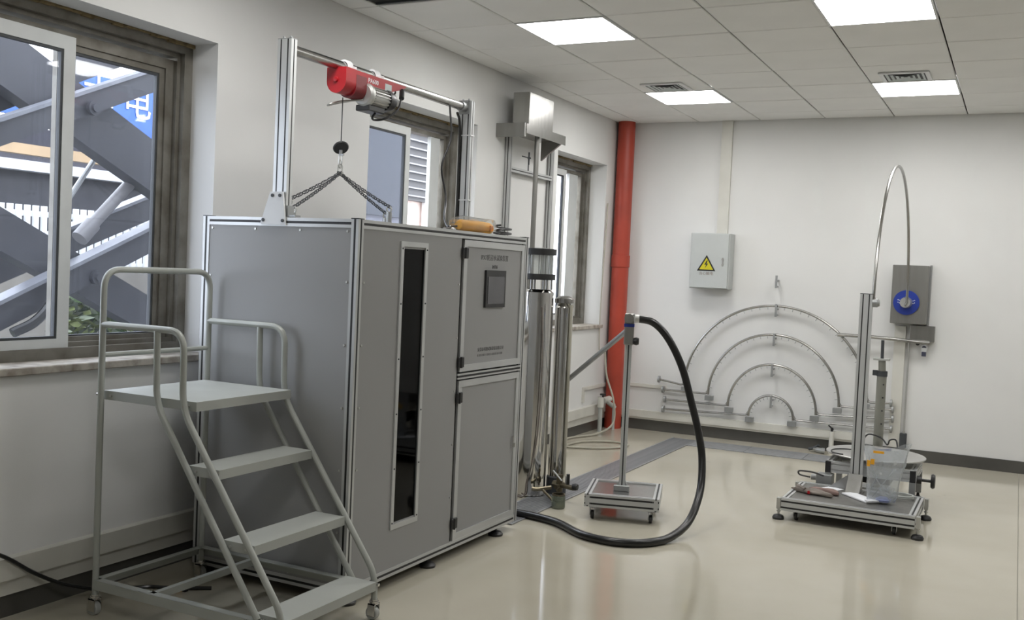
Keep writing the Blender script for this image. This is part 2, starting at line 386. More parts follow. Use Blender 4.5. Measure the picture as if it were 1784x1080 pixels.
# ------------------------------------------------------------------ outside
st = struct('ground', B().box(-30, -T, -22, 30, -.35, -.3), M_ext)
sc = thing('scissor_lift', 'dark grey scissor lift arms outside the large left window', 'lift', (-1.9, -5.2, -.3))
def beam(x0, x1, ya, za, yb, zb, t, lbl=None):
    d = Vector((0, yb-ya, zb-za)).normalized(); n = Vector((0, -d.z, d.y))*t/2
    if n.z < 0: n = -n
    a = Vector((0, ya, za)); c = Vector((0, yb, zb)); a2, c2 = a-d*1.3, c+d*1.3
    o = obj('arm', B().prism([((a2-n).y, (a2-n).z), ((c2-n).y, (c2-n).z), ((c2+n).y, (c2+n).z), ((a2+n).y, (a2+n).z)], 'x', x0, x1), M_lift, sc, smooth=0)
    e = n.normalized()*.022
    if lbl: obj('flange', B().prism([((a2+n).y, (a2+n).z), ((c2+n).y, (c2+n).z), ((c2+n+e).y, (c2+n+e).z), ((a2+n+e).y, (a2+n+e).z)], 'x', x0, x1+.02), M_liftedge, o, smooth=0)  # pale strip paints the highlight along the arm's upper edge
beam(-1.75, -1.62, -5.77, 2.67, -4.72, 2.20, .32)
beam(-1.60, -1.52, -5.75, 2.21, -4.69, 2.69, .13, True)
beam(-1.86, -1.78, -5.27, 2.62, -4.69, 2.91, .17)
beam(-1.75, -1.62, -5.74, 1.66, -4.70, 1.18, .23)
beam(-1.60, -1.50, -5.72, 1.17, -4.68, 1.635, .145, True)
beam(-2.35, -2.25, -4.90, 1.53, -4.05, 1.87, .16, True)
for y, z in ((-5.20, 2.43), (-5.14, 1.38)): obj('pivot_pin', B().lathe([(.0, 0), (.045, 0), (.045, .03), (.025, .03), (.025, .045), (0, .045)], (-1.5, y, z), 'x', 16), M_lift, sc)
obj('hydraulic_cylinder', B().cyl((-1.75, -5.00, 1.68), (-1.75, -4.25, 2.42), .04, 16).cyl((-1.75, -5.06, 1.62), (-1.75, -4.96, 1.72), .055, 16), mat('hydraulic_paint', (.16, .155, .16), .4), sc)
obj('brace_rod', B().cyl((-1.9, -5.14, 1.72), (-1.9, -4.70, 2.35), .018, 10), M_alud, sc)
obj('base_frame', B().box(-2.5, -1.4, -6.8, -3.4, -.3, -.12), M_lift, sc, smooth=0)
obj('hydraulic_hose', B().tube(spline([(-1.45, -5.75, 1.05), (-1.42, -5.62, 1.12), (-1.42, -5.50, 1.25), (-1.42, -5.42, 1.42)]), .03, 10), M_rubber, sc)
fe = thing('picket_fence', 'white slatted fence seen behind the scissor lift', 'fence', (-6, -1.5, -.3))
for k in range(34):
    y = -3.2+k*.105; obj('slat', B().box(-6.02, -5.98, y, y+.055, 1.30, 2.02), M_white, fe, smooth=0)
obj('rail', B().box(-6.06, -6.02, -3.3, .5, 1.36, 1.42).box(-6.06, -6.02, -3.3, .5, 1.90, 1.96), M_white, fe, smooth=0)
obj('plinth', B().box(-6.1, -5.95, -3.3, .5, -.3, 1.30), mat('fence_plinth', (.2, .185, .16), .8), fe, smooth=0)
sh = thing('storage_building', 'low dark grey building with white eaves behind the fence', 'building', (-8, 1.0, -.3))
obj('wall', B().box(-9, -8, -6, 7, -.3, 2.55), mat('dark_cladding', (.05, .05, .055), .8, var=.1), sh, smooth=0)
obj('eaves', B().box(-9, -7.8, -6, 7, 2.55, 2.68), M_white, sh, smooth=0)
obj('fascia', B().box(-8.9, -7.85, -6, 7, 2.68, 3.12), mat('fascia_brown', (.07, .065, .07), .8), sh, smooth=0)
bm_ = thing('gantry_beam', 'pale orange horizontal steel beam above the low building', 'beam', (-5, -2.5, 2.4))
obj('web', B().box(-5.1, -5.0, -4.6, -.6, 2.46, 2.56), mat('pale_orange', (.36, .25, .14), .6), bm_, smooth=0)
obj('post', B().box(-5.12, -5.04, -2.62, -2.56, -.3, 2.62), M_lift, bm_, smooth=0)
sg = thing('hoarding', 'blue signboard with white Chinese characters behind the scissor lift', 'sign', (-7, -.5, 3.2))
obj('board', B().box(-7.05, -7, -4.0, 2.6, 3.12, 3.80), mat('sign_blue', (.03, .10, .36), .5), sg, smooth=0)
text('lettering', '水 电', .50, sg, M_paper, (-6.99, -.17, 3.54), ROT_X, depth=.003)
obj('leg', B().box(-7.1, -7.05, -3.4, -3.3, -.3, 3.2).box(-7.1, -7.05, 1.8, 1.9, -.3, 3.2), M_lift, sg, smooth=0)
# shrubs below the window
M_leaf = [mat('leaf_%s' % k, tuple(x*.45 for x in c), .6, var=.2) for k, c in (('green', (.10, .20, .035)), ('olive', (.22, .27, .06)), ('pale', (.34, .40, .26)))]
for k, (x, y, lb) in enumerate(((-2.9, -3.95, 'leafy green shrub under the scissor lift, right half of window'), (-2.9, -5.35, 'pale green shrub low in the left half of the window'))):
    t = thing('shrub', lb, 'plant', (x, y, -.3))
    obj('stem', B().tube([(x, y, -.3), (x+.02, y, .2), (x, y+.02, .7)], [.03, .02, .01], 6), M_foam, t)
    for q in range(3):
        b = B(); rr = random.Random(5+q+10*k)
        for _ in range(420):
            a = rr.uniform(0, 2*PI); z = rr.uniform(.0, 1.25); R = .5*math.sqrt(rr.random())*(1.1-.4*z)
            c = Vector((x+R*.6*math.cos(a), y+R*1.0*math.sin(a), z)); u = Vector((rr.uniform(-1, 1), rr.uniform(-1, 1), rr.uniform(-.5, .8))).normalized(); w = u.orthogonal().normalized(); L_ = rr.uniform(.05, .1)
            b.quad(c-u*L_, c+w*L_*.35, c+u*L_, c-w*L_*.35)
        obj('foliage', b, M_leaf[(q+(k and 1)) % 3], t, kind='stuff', smooth=0)
# seen through the second and third windows
hb = thing('louvred_shed', 'dark louvred shed roof seen through the middle window', 'building', (-4.5, 2.6, -.3))
obj('wall', B().box(-5.2, -4.4, 1.9, 7.5, -.3, 2.5), mat('pink_render', (.50, .40, .37), .8, var=.08), hb, smooth=0)
obj('louvre_back', B().box(-5.0, -4.3, 1.7, 7.5, 2.5, 3.6), M_lift, hb, smooth=0)
for k in range(9): obj('louvre', B().box(-4.3, -4.22, 1.7, 7.5, 2.55+.115*k, 2.57+.115*k), M_liftedge, hb, smooth=0)
for k in range(5): obj('column', B().box(-4.36, -4.28, 2.3+.9*k, 2.38+.9*k, -.3, 2.5), M_white, hb, smooth=0)
hp = thing('grey_annexe', 'blue grey wall panel seen through the middle window sash', 'building', (-3.5, .8, -.3))
obj('wall', B().box(-3.9, -3.5, -1.2, 1.40, -.3, 2.15), mat('pale_lower_wall', (.12, .12, .14), .8), hp, smooth=0)
obj('upper_wall', B().box(-3.9, -3.45, -1.2, 1.40, 2.15, 3.4), mat('bluegrey_wall', (.036, .039, .048), .8, var=.03), hp, smooth=0)

# ------------------------------------------------------------------ test cabinet
X0, X1, Y0, Y1, Z0, Z1 = .19, 1.10, -5.96, -4.255, .052, 1.735
cb = thing('test_cabinet', 'large grey panelled test cabinet with aluminium frame and tall slit window', 'cabinet', ((X0+X1)/2, (Y0+Y1)/2, 0))
for x in (X0+.02, X1-.02):
    for y in (Y0+.02, Y1-.02): alu('corner_post', cb, 'z', Z0, Z1, x, y)
for x in (X0+.02, X1-.02):
    alu('long_rail', cb, 'y', Y0+.04, Y1-.04, x, Z1-.02); alu('long_rail', cb, 'y', Y0+.04, Y1-.04, x, Z0+.02)
for y in (Y0+.02, Y1-.02):
    alu('short_rail', cb, 'x', X0+.04, X1-.04, y, Z1-.02); alu('short_rail', cb, 'x', X0+.04, X1-.04, y, Z0+.02)
b = B()
for x in (X0+.02, X1-.02):
    for y in (Y0+.02, Y1-.02): b.box(x-.021, x+.021, y-.021, y+.021, Z1, Z1+.004)
obj('post_cap', b, M_black, cb, smooth=0)
e = .003; a = .04
obj('end_panel', B().box(X0+a, X1-a, Y0+e, Y0+e+.006, Z0+a, Z1-a), M_panel, cb, smooth=0)
obj('end_panel', B().box(X0+a, X1-a, Y1-e-.006, Y1-e, Z0+a, Z1-a), M_panel, cb, smooth=0)
obj('back_panel', B().box(X0+e, X0+e+.006, Y0+a, Y1-a, Z0+a, Z1-a), M_panel, cb, smooth=0)
obj('top_panel', B().box(X0+a, X1-a, Y0+a, Y1-a, Z1-.012, Z1-.004), M_panel, cb, smooth=0)
obj('bottom_panel', B().box(X0+a, X1-a, Y0+a, Y1-a, Z0+.004, Z0+.012), M_panel, cb, smooth=0)
xf = X1-e; ya, yb, za, zb = -5.595, -5.40, .31, 1.62; ym = -5.035
b = B().box(xf-.006, xf, Y0+a, ya, Z0+a, Z1-a).box(xf-.006, xf, yb, ym-.006, Z0+a, Z1-a).box(xf-.006, xf, ya, yb, Z0+a, za).box(xf-.006, xf, ya, yb, zb, Z1-a)
obj('front_panel', b, M_panel, cb, smooth=0)
wn = obj('window_bezel', ring(B(), xf, xf+.007, ya-.022, yb+.022, za-.032, zb+.034, .024), M_white if 0 else M_alu, cb, smooth=0)
obj('window_pane', B().box(xf-.005, xf-.001, ya, yb, za, zb), M_dglass, wn, smooth=0)
b = B()
for k in range(6):
    z = za+(zb-za)*k/5
    for y in (ya-.011, yb+.011): b.lathe([(0, 0), (.0045, 0), (.0035, .003), (0, .003)], (xf+.007, y, z), 'x', 8)
obj('bezel_screw', b, M_gasket, wn, kind='stuff')
obj('mid_post', B().box(X1-.045, X1-.012, ym-.005, ym+.02, Z0+a, Z1-a), M_strip, cb, smooth=0)
obj('partition', B().box(X0+a, X1-.05, ym-.01, ym, Z0+a, Z1-a), mat('dark_interior', (.05, .05, .052), .6), cb, smooth=0)
obj('inner_column', B().cyl((.78, -5.40, .1), (.78, -5.40, 1.7), .07, 20).cyl((.78, -5.40, 1.45), (.78, -5.40, 1.47), .12, 20).cyl((.78, -5.40, .72), (.78, -5.40, .735), .12, 20), M_steeld, cb)
def door(z0, z1, hz, nm):
    d = obj(nm, ring(B(), X1-.03, X1-.001, -5.012, -4.298, z0, z1, .035), M_alu, cb, smooth=0)
    obj('door_panel', B().box(X1-.022, X1-.009, -4.98, -4.33, z0+.033, z1-.033), M_panel, d, smooth=0)
    for z in hz:
        obj('hinge', B().box(X1-.001, X1+.012, -5.045, -4.985, z-.029, z+.029, bev=.004).cyl((X1+.012, -5.02, z-.029), (X1+.012, -5.02, z+.029), .007, 10), M_black, d, smooth=0)
    return d
du = door(.992, 1.69, (1.620, 1.045), 'upper_door'); dl = door(.092, .945, (.857, .188), 'lower_door')
alu('door_rail', cb, 'y', -5.03, Y1-.04, X1-.02, .968, h=.03)
obj('door_handle', B().box(X1+.0, X1+.006, -4.355, -4.345, .50, .57).box(X1+.006, X1+.016, -4.354, -4.346, .505, .53), M_chrome, dl, smooth=0)
scr = obj('touch_screen', B().box(X1-.009, X1+.004, -4.765, -4.535, 1.33, 1.535), M_black, du, smooth=0)
obj('screen_glass', B().box(X1+.004, X1+.006, -4.745, -4.555, 1.35, 1.50), mat('screen_off', (.10, .10, .11), .15), scr, smooth=0)
text('lettering', 'IPX7防浸水试验装置', .036, du, M_text, (X1-.0085, -4.655, 1.602), ROT_X)
text('lettering', '触摸屏', .022, du, M_text, (X1-.0085, -4.65, 1.553), ROT_X)
text('lettering', '东莞市科翔试验设备有限公司', .0235, du, M_text, (X1-.0085, -4.66, 1.098), ROT_X)
b = B(); rr = random.Random(3)
for s0, n in ((-4.81, 9), (-4.66, 9)):
    for k in range(n): b.box(X1-.009, X1-.0082, s0+k*.0165, s0+k*.0165+rr.uniform(.006, .011), 1.062, 1.074)
obj('small_print', b, M_text, du, kind='stuff', smooth=0)
b = B()
for k in range(4):
    for z in (Z0+.055, Z1-.055): b.lathe([(0, 0), (.006, 0), (.0045, .004), (0, .004)], (X0+.06+(X1-X0-.12)*k/3, Y0+e, z), 'y', 8) if 0 else b.cyl((X0+.06+(X1-X0-.12)*k/3, Y0+e, z), (X0+.06+(X1-X0-.12)*k/3, Y0+e-.004, z), .0055, 8)
for k in range(1, 6):
    for x in (X0+.055, X1-.055):
        z = Z0+(Z1-Z0)*k/6; b.cyl((x, Y0+e, z), (x, Y0+e-.004, z), .0055, 8)
    for y in (Y0+.055, ym-.02): b.cyl((xf, y, z), (xf+.004, y, z), .0055, 8)
obj('panel_screw', b, M_zinc, cb, kind='stuff')
for x in (1.07, .22):
    for y in (-5.90, -5.21, -4.46):
        obj('levelling_foot', B().lathe([(0, 0), (.042, 0), (.044, .012), (.03, .024), (.012, .03), (.008, .03), (.008, .054), (0, .054)], (x, y, 0), 'z', 18), M_black, cb)
for x, y in ((1.0, -4.62), (1.0, -5.72), (.29, -4.62), (.29, -5.72)):
    obj('caster', B().lathe([(0, -.012), (.024, -.012), (.026, 0), (.024, .012), (0, .012)], (x, y, .026), 'x', 16).box(x-.02, x-.014, y-.015, y+.015, .02, .056).box(x+.014, x+.02, y-.015, y+.015, .02, .056), M_black, cb)
for k, (x, y) in enumerate(((.63, -5.83), (.75, -5.212), (.50, -5.705), (.66, -5.11))):
    zt = (1.765, 1.815, 1.812, 1.787)[k]
    ey = obj('lifting_post', B().cyl((x, y, Z1-.006), (x, y, zt), .010 if k in (0, 2) else .015, 12), M_alud, cb)
    obj('lifting_eye', B().tube([(x+.014*math.cos(t*PI/8), y, zt+.014+.014*math.sin(t*PI/8)) for t in range(16)], .004, 8, closed=True), M_zinc, ey)

# ------------------------------------------------------------------ hoist gantry, hoist, chains
gx = .645
g = thing('hoist_gantry', 'aluminium gantry with steel pipe beam standing on the test cabinet', 'gantry', (gx, -5.1, 1.735))
alu('upright', g, 'z', 1.739, 2.55, gx, -5.935, w=.08, h=.04, nu=2, sw=.008)
alu('upright', g, 'z', 1.739, 2.55, gx+.01, -4.275, w=.08, h=.04, nu=2, sw=.008)
for y in (-5.935, -4.275): obj('end_cap', B().box(gx-.04, gx+.04, y-.02, y+.02, 2.55, 2.554).cyl((gx-.02, y, 2.554), (gx-.02, y, 2.566), .006, 8).cyl((gx+.02, y, 2.554), (gx+.02, y, 2.566), .006, 8), M_alud, g)
obj('beam_pipe', B().cyl((gx, -5.915, 2.512), (gx, -4.295, 2.512), .024, 20), M_steel, g)
obj('beam_collar', B().cyl((gx, -4.345, 2.512), (gx, -4.295, 2.512), .03, 20).box(gx-.035, gx+.035, -4.30, -4.295, 2.47, 2.545), M_alud, g)
pl = obj('foot_plate', B().prism([(.548, 1.703), (.697, 1.70), (.676, 1.852), (.602, 1.852)], 'y', -5.968, -5.9605), M_white, g, smooth=0)
b = B()
for x, z in ((.566, 1.722), (.68, 1.72), (.617, 1.835), (.66, 1.835)): b.cyl((x, -5.968, z), (x, -5.972, z), .008, 12)
obj('bolt', b, M_gasket, pl)
obj('angle_bracket', B().box(.687, .70, -5.955, -5.915, 1.739, 1.79).box(.70, .74, -5.955, -5.915, 1.739, 1.747), M_alud, g, smooth=0)
obj('foot_plate', B().prism([(.548, 1.703), (.717, 1.70), (.686, 1.852), (.612, 1.852)], 'y', -4.2545, -4.247), M_white, g, smooth=0)
for z in (2.34, 1.95): obj('cable_tie', B().box(gx-.034, gx+.054, -4.298, -4.2525, z, z+.006), M_white, g, smooth=0)
# hoist
hx = .655
ho = thing('electric_hoist', 'red electric hoist with silver motor clamped under the gantry beam', 'hoist', (hx, -5.35, 2.488))
dpoly = [(hx-.058, 2.498), (hx-.058, 2.435)]+[(hx+.058*math.cos(PI+PI*t/14), 2.432+.060*math.sin(PI+PI*t/14)) for t in range(15)]+[(hx+.058, 2.435), (hx+.058, 2.498)]
dc = obj('gear_cover', B().prism(dpoly, 'y', -5.575, -5.49), M_red, ho, smooth=25)
obj('cover_bolt', B().lathe([(0, 0), (.014, 0), (.012, -.01), (0, -.012)], (hx, -5.575, 2.438), 'y', 12), M_red, dc)
d2 = [(hx+.005+(x-hx)*.92, 2.432+(z-2.432)*.9-.016) for x, z in dpoly]
obj('drum_cover', B().prism(d2, 'y', -5.49, -5.40), M_dred, ho, smooth=25)
tp = obj('top_frame', B().prism([(-5.49, 2.497), (-5.49, 2.437), (-5.20, 2.437), (-5.07, 2.475), (-5.03, 2.497)], 'x', hx-.04, hx+.055), M_red, ho, smooth=0)
text('lettering', 'PA600', .034, tp, M_paper, (hx+.0555, -5.34, 2.466), ROT_X)
obj('rating_plate', B().box(hx+.055, hx+.056, -5.235, -5.175, 2.435, 2.478), M_vent, tp, smooth=0)
obj('frame_hole', B().lathe([(0, 0), (.012, 0), (.012, .0015), (0, .0015)], (hx+.055, -5.435, 2.457), 'x', 12), M_black, tp)
mx, mz = hx+.035, 2.395
obj('gearbox', B().lathe([(0, 0), (.05, 0), (.06, .012), (.06, .03), (.05, .04), (0, .04)], (mx, -5.40, mz), 'y', 24), M_zinc, ho)
b = B().cyl((mx, -5.36, mz), (mx, -5.22, mz), .047, 24)
for k in range(20):
    aa = 2*PI*k/20; Mr = Matrix.Translation((mx, 0, mz)) @ Matrix.Rotation(aa, 4, 'Y'); b.box(-.002, .002, -5.355, -5.225, .045, .055, M=Mr)
obj('motor', b, M_zinc, ho, smooth=20)
obj('fan_cap', B().lathe([(0, 0), (.056, 0), (.058, .03), (.05, .06), (.02, .068), (0, .068)], (mx, -5.22, mz), 'y', 24), M_black, ho)
obj('capacitor_box', B().box(mx-.05, mx+.035, -5.39, -5.25, 2.315, 2.345, bev=.004), M_black, ho, smooth=0)
obj('limit_arm', B().tube(fillet([(hx+.02, -5.42, 2.365), (hx-.055, -5.50, 2.335), (hx-.085, -5.53, 2.32), (hx-.055, -5.56, 2.32), (hx-.02, -5.50, 2.345), (hx+.035, -5.40, 2.365)], .02), .005, 8), M_zinc, ho)
for y in (-5.49, -5.25):
    obj('beam_clamp', B().prism([(hx-.045, 2.47), (hx-.045, 2.515)]+[(gx+.034*math.cos(PI-PI*t/10), 2.515+.034*math.sin(PI-PI*t/10)) for t in range(11)]+[(hx+.045, 2.515), (hx+.045, 2.47), (hx+.03, 2.47), (hx+.028, 2.5)]+[(gx+.026*math.cos(PI*t/10), 2.513+.026*math.sin(PI*t/10)) for t in range(11)]+[(hx-.03, 2.5), (hx-.03, 2.47)], 'y', y-.018, y+.018), M_white, ho, smooth=25)
obj('motor_lead', B().tube(spline([(mx+.01, -5.30, 2.315), (mx, -5.31, 2.29), (mx-.01, -5.27, 2.285), (mx+.02, -5.22, 2.30), (mx+.05, -5.15, 2.36), (mx+.03, -5.09, 2.45)]), .006, 8).cyl((mx+.045, -5.115, 2.42), (mx+.02, -5.075, 2.468), .014, 10).tube(spline([(mx, -5.14, 2.43), (mx, -5.11, 2.45), (hx, -5.06, 2.475)]), .005, 8), M_black, ho)
rx, ry = .65, -5.511
obj('wire_rope', B().cyl((rx, ry, 2.12), (rx, ry, 2.36), .0028, 6), M_gasket, ho)
# chain sling
sl = thing('chain_sling', 'black counterweight disc with four-leg chain sling under the red hoist', 'chain sling', (rx, ry, 1.99))
Mt = Matrix.Translation((rx, ry, 2.112)) @ Vector((.62, -.46, -.68)).to_track_quat('Z', 'Y').to_matrix().to_4x4()
b = B().lathe([(0, -.006), (.036, -.006), (.040, 0), (.036, .006), (0, .006)], (0, 0, 0), 'z', 24); b.bm.transform(Mt); obj('weight_disc', b, M_black, sl)
def link(b, c, d, side, l=.019, w=.0075, r=.0021):
    d = Vector(d).normalized(); s_ = Vector(side); s_ = (s_-d*s_.dot(d)).normalized(); pts = []
    for k in range(12):
        t = 2*PI*k/12; pts.append(Vector(c)+d*((l-w)*(.5 if math.cos(t) > 0 else -.5)+w*math.cos(t))+s_*w*math.sin(t))
    b.tube(pts, r, 5, closed=True)
obj('hook_link', B().cyl((rx, ry, 2.10), (rx, ry, 2.075), .008, 10).box(rx-.006, rx+.018, ry-.006, ry+.006, 2.072, 2.08), M_alud, sl)
b = B(); link(b, (rx, ry, 2.052), (0, 0, 1), (1, 0, 0), .038, .010, .003); link(b, (rx, ry, 2.030), (0, 0, 1), (0, 1, 0), .03, .009, .003); link(b, (rx, ry, 2.004), (0, 0, 1), (1, .3, 0), .040, .012, .0035)
obj('top_link', b, M_zinc, sl)
for (x, y, z) in ((.63, -5.83, 1.793), (.50, -5.705, 1.84), (.75, -5.212, 1.843), (.66, -5.11, 1.815)):
    b = B(); a_ = Vector((rx, ry, 1.985)); c_ = Vector((x, y, z)); n = int((c_-a_).length/.0175); d = c_-a_
    for k in range(n+1):
        t = k/n; p = a_.lerp(c_, t); p.z -= .006*4*t*(1-t)
        link(b, p, d, (0, 0, 1) if k % 2 else (1, .3, 0), .0235, .0075, .0021)
    obj('chain', b, M_gasket, sl, kind='stuff')
tag(obj('power_cable', B().tube(spline([(gx+.02, -4.50, 2.49), (gx+.03, -4.49, 2.30), (gx, -4.53, 2.13), (gx+.02, -4.50, 1.95), (.72, -4.60, 1.83), (.80, -4.70, 1.775), (.87, -4.80, 1.765)]), .006, 8), M_black), 'black cable hanging from the gantry beam down to the yellow pendant', 'cable')
tag(obj('power_cable', B().tube(spline([(gx-.01, -4.36, 2.47), (gx-.018, -4.315, 2.42), (gx-.02, -4.302, 2.25), (gx-.02, -4.302, 1.80), (gx-.02, -4.32, 1.745), (gx+.05, -4.4, 1.745)]), .008, 8), M_black), 'black cable tied along the right gantry upright', 'cable')
# yellow pendant control in its bag
pd = thing('pendant_control', 'orange-yellow pendant control in clear film lying on the cabinet top', 'remote', (.9, -4.62, 1.735))
prof = [(.0, 0), (.024, .002), (.036, .02), (.034, .09), (.037, .2), (.036, .25), (.030, .268), (0, .27)]
b = B().lathe(prof, (0, 0, 0), 'z', 16); b.bm.transform(Matrix.Translation((.93, -4.80, 1.776)) @ Matrix.Rotation(-PI/2, 4, 'X') @ Matrix.Diagonal((1, .95, 1.35, 1)))
obj('body', b, M_yellow, pd)
obj('side_button', B().box(.958, .972, -4.50, -4.47, 1.76, 1.79), mat('orange_button', (.75, .25, .01), .5), pd, smooth=0)
b = B().lathe([(0, 0), (.035, .01), (.048, .07), (.05, .2), (.045, .31), (0, .33)], (0, 0, 0), 'z', 12); rr = random.Random(2)
for w in b.bm.verts: w.co += Vector((rr.uniform(-.005, .005), rr.uniform(-.005, .005), 0))
b.bm.transform(Matrix.Translation((.93, -4.86, 1.786)) @ Matrix.Rotation(-PI/2, 4, 'X') @ Matrix.Diagonal((1, .93, 1.4, 1)))
obj('plastic_film', b, M_clearf, pd)
obj('cord', B().tube(spline([(.96, -5.02, 1.745), (.95, -4.95, 1.75), (.93, -4.87, 1.762), (.92, -4.80, 1.77)]), .006, 8), M_black, pd)
pts = [(.95, -4.42, 1.755), (.96, -4.37, 1.75)]
for k in range(26): t = k*2*PI/12; pts.append((.95+.035*math.sin(t), -4.30+.075*math.cos(t+PI), 1.747+.0022*k))
tag(obj('coiled_cord', B().tube(spline(pts, 3), .006, 8), M_black), 'coiled black cord lying on cabinet top behind the yellow pendant', 'cable')

# ------------------------------------------------------------------ rolling platform ladder
lx = .285; yn, yf_ = -6.615, -6.0; r = .0138
la = thing('platform_ladder', 'grey-green rolling platform ladder with four treads before the window', 'ladder', (.78, -6.3, 0))
obj('back_hoop', B().tube(fillet([(lx, yn, .088), (lx, yn, 1.468), (lx, yf_, 1.468), (lx, yf_, .088)], .085, 8), r, 12), M_tube, la)
obj('back_rail', B().cyl((lx, yn, 1.108), (lx, yf_, 1.108), .011, 10), M_tube, la)
for y in (yn, yf_):
    s = 1 if y == yn else -1
    obj('front_stringer', B().tube(fillet([(lx, y, 1.237), (.745, y, 1.237), (.748, y, .925), (1.283, y, .20), (1.286, y, .088)], .085, 8), r, 12), M_tube, la)
    obj('rear_stringer', B().tube(fillet([(.598, y, 1.228), (.605, y, .935), (1.17, y, .155)], .07, 8), r, 12), M_tube, la)
    obj('base_rail', B().box(lx, 1.20, y-.016*s-.002, y-.016*s+.002, .115, .155).box(lx, 1.20, y-.016*s, y+.02*s, .151, .155), M_tube, la, smooth=0)
obj('base_rail', B().box(lx-.018, lx-.014, yn, yf_, .115, .155).box(lx-.018, lx+.018, yn, yf_, .151, .155), M_tube, la, smooth=0)
obj('cross_rail', B().box(.60, .625, yn, yf_, .125, .155), M_tube, la, smooth=0)
def tread(x0, x1, z, nm):
    t = .0025; h = .038; y0, y1 = yn+.018, yf_-.018
    b = B().box(x0, x1, y0, y1, z-t, z).box(x1-t, x1, y0, y1, z-h, z-t).box(x0, x0+t, y0, y1, z-h, z-t).box(x0+t, x1-t, y0, y0+t, z-h, z-t).box(x0+t, x1-t, y1-t, y1, z-h, z-t)
    o = obj(nm, b, M_tread, la, smooth=0); b = B()
    for x in (x0+.04, x1-.04): b.cyl((x, y0-.006, z-.02), (x, y0+.002, z-.02), .006, 8)
    obj('bolt', b, M_zinc, o)
tread(lx, .805, .957, 'platform')
for x0, x1, z in ((.775, .935, .70), (.968, 1.128, .43), (1.145, 1.305, .172)): tread(x0, x1, z, 'step')
b = B()
for y, s in ((yn, -1), (yf_, 1)):
    b.cyl((lx-.013, y, .94), (lx-.022, y, .94), .007, 10); b.cyl((1.286+.013, y, .155), (1.286+.022, y, .155), .007, 10)
obj('bolt_head', b, M_chrome, la)
for x, y in ((lx, yn), (lx, yf_), (1.286, yn), (1.286, yf_)):
    c = obj('caster', B().cyl((x, y, .072), (x, y, .090), .0165, 14).cyl((x, y, .078), (x, y, .083), .021, 14).prism([(x-.022, .022), (x+.016, .02), (x+.018, .072), (x-.018, .072)], 'y', y-.021, y-.017).prism([(x-.022, .022), (x+.016, .02), (x+.018, .072), (x-.018, .072)], 'y', y+.017, y+.021).box(x-.018, x+.018, y-.021, y+.021, .068, .072), M_chrome, la)
    obj('wheel', B().lathe([(0, -.014), (.027, -.014), (.030, -.009), (.030, .009), (.027, .014), (0, .014)], (x-.005, y, .030), 'y', 20), M_pvc, c)
tag(obj('floor_cable', B().tube(spline([(.03, -7.6, .43), (.04, -7.1, .36), (.05, -6.90, .285), (.06, -6.73, .165), (.08, -6.58, .08), (.12, -6.40, .02), (.20, -6.25, .009), (.30, -6.20, .009), (.45, -6.1, .009)]), .0085, 8), M_rubber), 'black cable drooping along left wall skirting to the floor', 'cable')
yc = thing('cable_plug', 'small yellow and black plug lying on floor under the ladder', 'plug', (.36, -6.18, 0))
obj('body', B().box(.33, .36, -6.20, -6.17, .0, .024, bev=.004), M_yellow, yc, smooth=0)
obj('pins', B().box(.31, .33, -6.195, -6.19, .004, .018).box(.36, .38, -6.195, -6.175, .002, .016), M_black, yc, smooth=0)

# ------------------------------------------------------------------ wall tower with shelf and steel box
tw = thing('drip_tower', 'tall aluminium wall tower with shelf and steel box, right of hoist', 'tower', (.05, -2.1, 0))
for y in (-2.50, -1.70): alu('upright', tw, 'z', 0, 2.60, .03, y, w=.04, h=.04, m_=M_alu, sw=.008)
for z in (2.345, 1.725, .9): alu('cross_bar', tw, 'y', -2.48, -1.72, .03, z, m_=M_alu, sw=.008)
sf = obj('shelf', B().box(.012, .255, -2.655, -1.92, 2.625, 2.632).box(.236, .255, -2.655, -1.92, 2.632, 2.675).box(.250, .2555, -2.655, -1.92, 2.60, 2.632), M_steel, tw, smooth=0)
obj('shelf_end', B().box(.002, .25, -2.68, -2.656, 2.572, 2.678), M_steeld, tw, smooth=0)
obj('gusset', B().prism([(.05, 2.625), (.25, 2.625), (.05, 2.47)], 'y', -1.96, -1.935), M_steeld, tw, smooth=0)
obj('water_box', B().box(.10, .245, -2.60, -2.16, 2.632, 2.925, bev=.003), M_steel, tw, smooth=0)
obj('down_pipe', B().cyl((.20, -2.35, 2.625), (.20, -2.35, 1.3), .020, 16), M_steeld, tw)
obj('clamp_screw', B().cyl((.10, -2.28, 2.40), (.10, -2.28, 2.50), .007, 8).cyl((.10, -2.40, 2.455), (.10, -2.25, 2.455), .005, 8).cyl((.10, -2.285, 2.35), (.10, -2.285, 2.40), .005, 8).lathe([(0, 0), (.014, 0), (.014, .012), (0, .012)], (.10, -2.28, 2.45), 'z', 10), M_gasket, tw)
obj('cylinder_holder', B().box(.03, .20, -2.37, -2.33, 1.30, 1.34), M_alud, tw, smooth=0)

